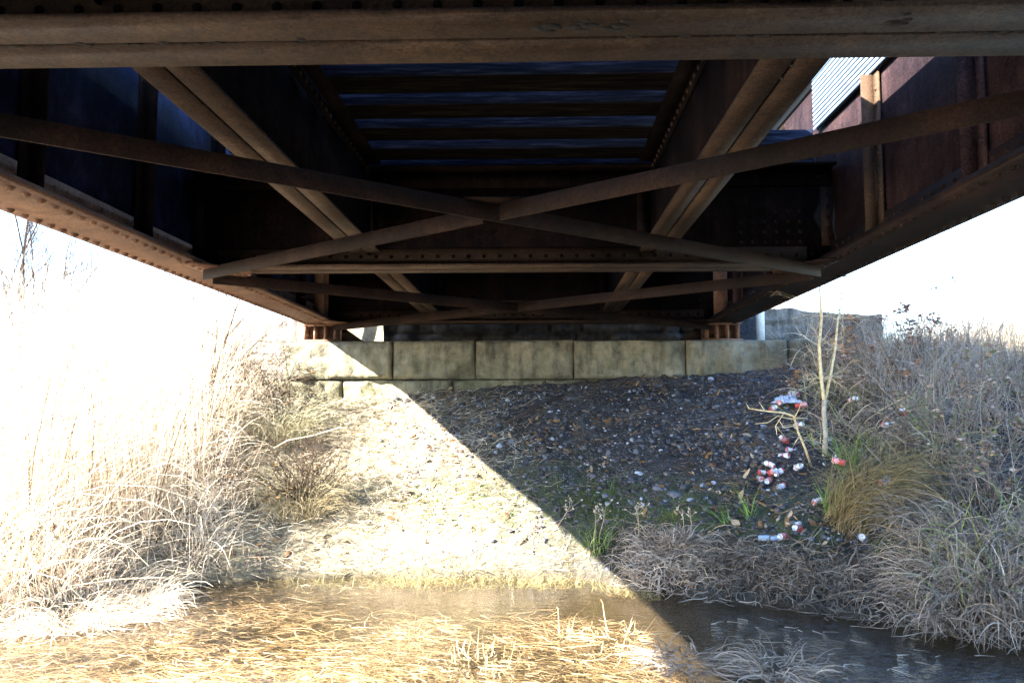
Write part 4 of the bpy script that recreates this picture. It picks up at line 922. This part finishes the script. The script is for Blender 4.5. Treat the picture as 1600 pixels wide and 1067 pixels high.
# ------------------------------------------------------------------ cans and litter
def can_parts(kind, crush):
    prof = [(0.0, 0.006), (0.024, 0.0), (0.027, 0.002), (0.033, 0.012), (0.033, 0.03), (0.033, 0.05), (0.033, 0.07), (0.033, 0.09), (0.033, 0.107), (0.0275, 0.119)]
    k = 18; V = []; ph = random.random()*6.28
    for r, z in prof:
        for j in range(k):
            t = 2*math.pi*j/k; s = 1 - crush*max(0, math.sin(z/0.12*math.pi))*max(0, math.cos(t-ph))**0.7*(1+0.3*math.sin(z*160)) - 0.12*crush*math.sin(3*t+z*90)
            V.append((r*math.cos(t)*s, r*math.sin(t)*s, z))
    Q = [[i*k+j, i*k+(j+1) % k, (i+1)*k+(j+1) % k, (i+1)*k+j] for i in range(len(prof)-1) for j in range(k)]
    body = MB(); body.add(V, Q)
    lid = MB(); LV = []
    for r, z in ((0.0275, 0.1192), (0.0272, 0.1215), (0.0255, 0.1215), (0.0245, 0.1175), (0.0, 0.1175)):
        for j in range(k): t = 2*math.pi*j/k; LV.append((r*math.cos(t), r*math.sin(t), z))
    lid.add(LV, [[i*k+j, i*k+(j+1) % k, (i+1)*k+(j+1) % k, (i+1)*k+j] for i in range(4) for j in range(k)])
    lid.box((-0.006, -0.012, 0.1185), (0.006, 0.012, 0.1195))
    return body, lid
G8 = 'discarded drink cans on the right bank'
cans = [(1184, 738, 0, 'white can with a red end, leftmost of the can pile'), (1203, 741, 2, 'red can with its silver lid facing out, second from the left in the pile'), (1210, 730, 1, 'pinkish can at the top of the pile'),
        (1222, 735, 0, 'upright looking white can in the middle of the pile'), (1243, 735, 1, 'can showing its round silver end, rightmost of the pile'), (1224, 757, 0, 'white can with red tips, lowest in the pile'),
        (1191, 748, 1, 'half buried can end below the leftmost can of the pile'), (1203, 750, 2, 'red can bottom at the lower left of the pile'), (1233, 712, 1, 'crumpled white can just above the pile'), (1228, 703, 1, 'pink topped can above the crumpled white one'),
        (1230, 690, 2, 'red and white can lying under the broken branch'), (1240, 668, 1, 'small white can among the twigs of the broken branch'), (1326, 627, 0, 'white and red can in the dark hollow right of the sapling'),
        (1378, 664, 1, 'pale pink can lying in the weeds between the hollow and the thorny shrub'), (1413, 647, 2, 'red and white can highest up the right bank'), (1320, 725, 2, 'red can fragment at the edge of the sedge clump'),
        (1270, 789, 1, 'blue white can on the brown leaves below the pile'), (1250, 828, 2, 'flattened red can above the bank lip'), (1228, 840, 2, 'bright red can on the straw at the bank lip'), (1350, 842, 1, 'white can with a red rim, farthest right along the bank lip'),
        (1375, 757, 1, 'bluish can caught inside the sedge clump')]
for px, py, kd, lab in cans:
    up_ = 0.22 if px > 1300 and py < 760 else 0.03
    p = hit(px, py, up_); root = empty('drink_can', p+Vector((0, -.01, up_))); root.scale = (.82,)*3; tag(root, lab, 'drink can', G8)
    b, l = can_parts(kd, random.choice([0.3, 0.55, 0.8]))
    b.build('can_body', M_CANS[kd], root, smooth=True); l.build('lid', M_ALU, root)
    root.rotation_euler = (R(random.uniform(65, 110)), random.uniform(-.4, .4), random.uniform(0, 6.28))
    if 'silver' in lab: root.rotation_euler = (R(70), 0, R(10))
# plastic bottle at the lip and litter pile
def bottle(p, rot, label, s=1.0):
    root = empty('plastic_bottle', p); tag(root, label, 'bottle')
    prof = [(0.0, 0.0), (0.028, 0.0), (0.032, 0.01), (0.032, 0.06), (0.029, 0.08), (0.032, 0.1), (0.032, 0.14), (0.022, 0.175), (0.012, 0.19), (0.012, 0.205)]
    k = 16; V = [(r*math.cos(2*math.pi*j/k)*s, r*math.sin(2*math.pi*j/k)*s*.7, z*s) for r, z in prof for j in range(k)]
    m = MB(); m.add(V, [[i*k+j, i*k+(j+1) % k, (i+1)*k+(j+1) % k, (i+1)*k+j] for i in range(len(prof)-1) for j in range(k)]); m.build('bottle_body', M_PLASTIC, root, smooth=True)
    m = MB(); m.tube([(0, 0, .198*s), (0, 0, .22*s)], .0145*s, 12); m.build('cap', M_PALE, root); root.rotation_euler = rot
bottle(hit(1185, 842, .03)+Vector((0, 0, .03)), (R(88), 0, R(80)), 'pale blue plastic bottle lying at the bank lip below the moss patch')
bottle(hit(1212, 628, .03)+Vector((0, 0, .05)), (R(80), 0, R(100)), 'pale blue plastic bottle in the litter pile above the broken branch')
lp = hit(1230, 634)
def crumple(name, label, c, sx, sy, sz, mat, seed):
    n = 22; V = []
    for j in range(n):
        for i in range(n):
            u, v = i/(n-1)*2-1, j/(n-1)*2-1
            f = noise.fractal(Vector((u*2.2, v*2.2, seed)), .8, 2, 4)
            edge = 1-0.25*abs(noise.noise(Vector((math.atan2(v, u)*1.5, seed, 0))))
            V.append((u*sx*edge + .02*f, v*sy*edge + .03*noise.noise(Vector((u*3, v*3, seed+9))), sz*(.35+abs(f))*(1.1-max(abs(u), abs(v))) + .008))
    m = MB(); m.add(V, [[j*n+i, j*n+i+1, (j+1)*n+i+1, (j+1)*n+i] for j in range(n-1) for i in range(n-1)])
    o = m.build(name, mat, loc=None); o.location = c; sm = o.modifiers.new('thickness', 'SOLIDIFY'); sm.thickness = .002; return tag(o, label, 'litter')
crumple('crumpled_bag', 'crumpled blue white plastic bag in the litter pile above the broken branch', lp, .16, .10, .13, plain('bag_plastic', (0.55, 0.6, 0.75), .35, 0, .25, 12), 3)
for i, (px, py, kd, lab) in enumerate(((1203, 643, 2, 'red can at the lower left of the litter bag'), (1240, 640, 2, 'red can below the right side of the litter bag'), (1215, 633, 1, 'white can in front of the litter bag'), (1246, 621, 1, 'white can with violet shine right of the litter bag'))):
    p = hit(px, py, .03); root = empty('drink_can', p+Vector((0, -.05, .05))); tag(root, lab, 'drink can', G8)
    b, l = can_parts(kd, .2); b.build('can_body', M_CANS[kd], root, smooth=True); l.build('lid', M_ALU, root); root.rotation_euler = (R(80), .2*i, 1.2*i)
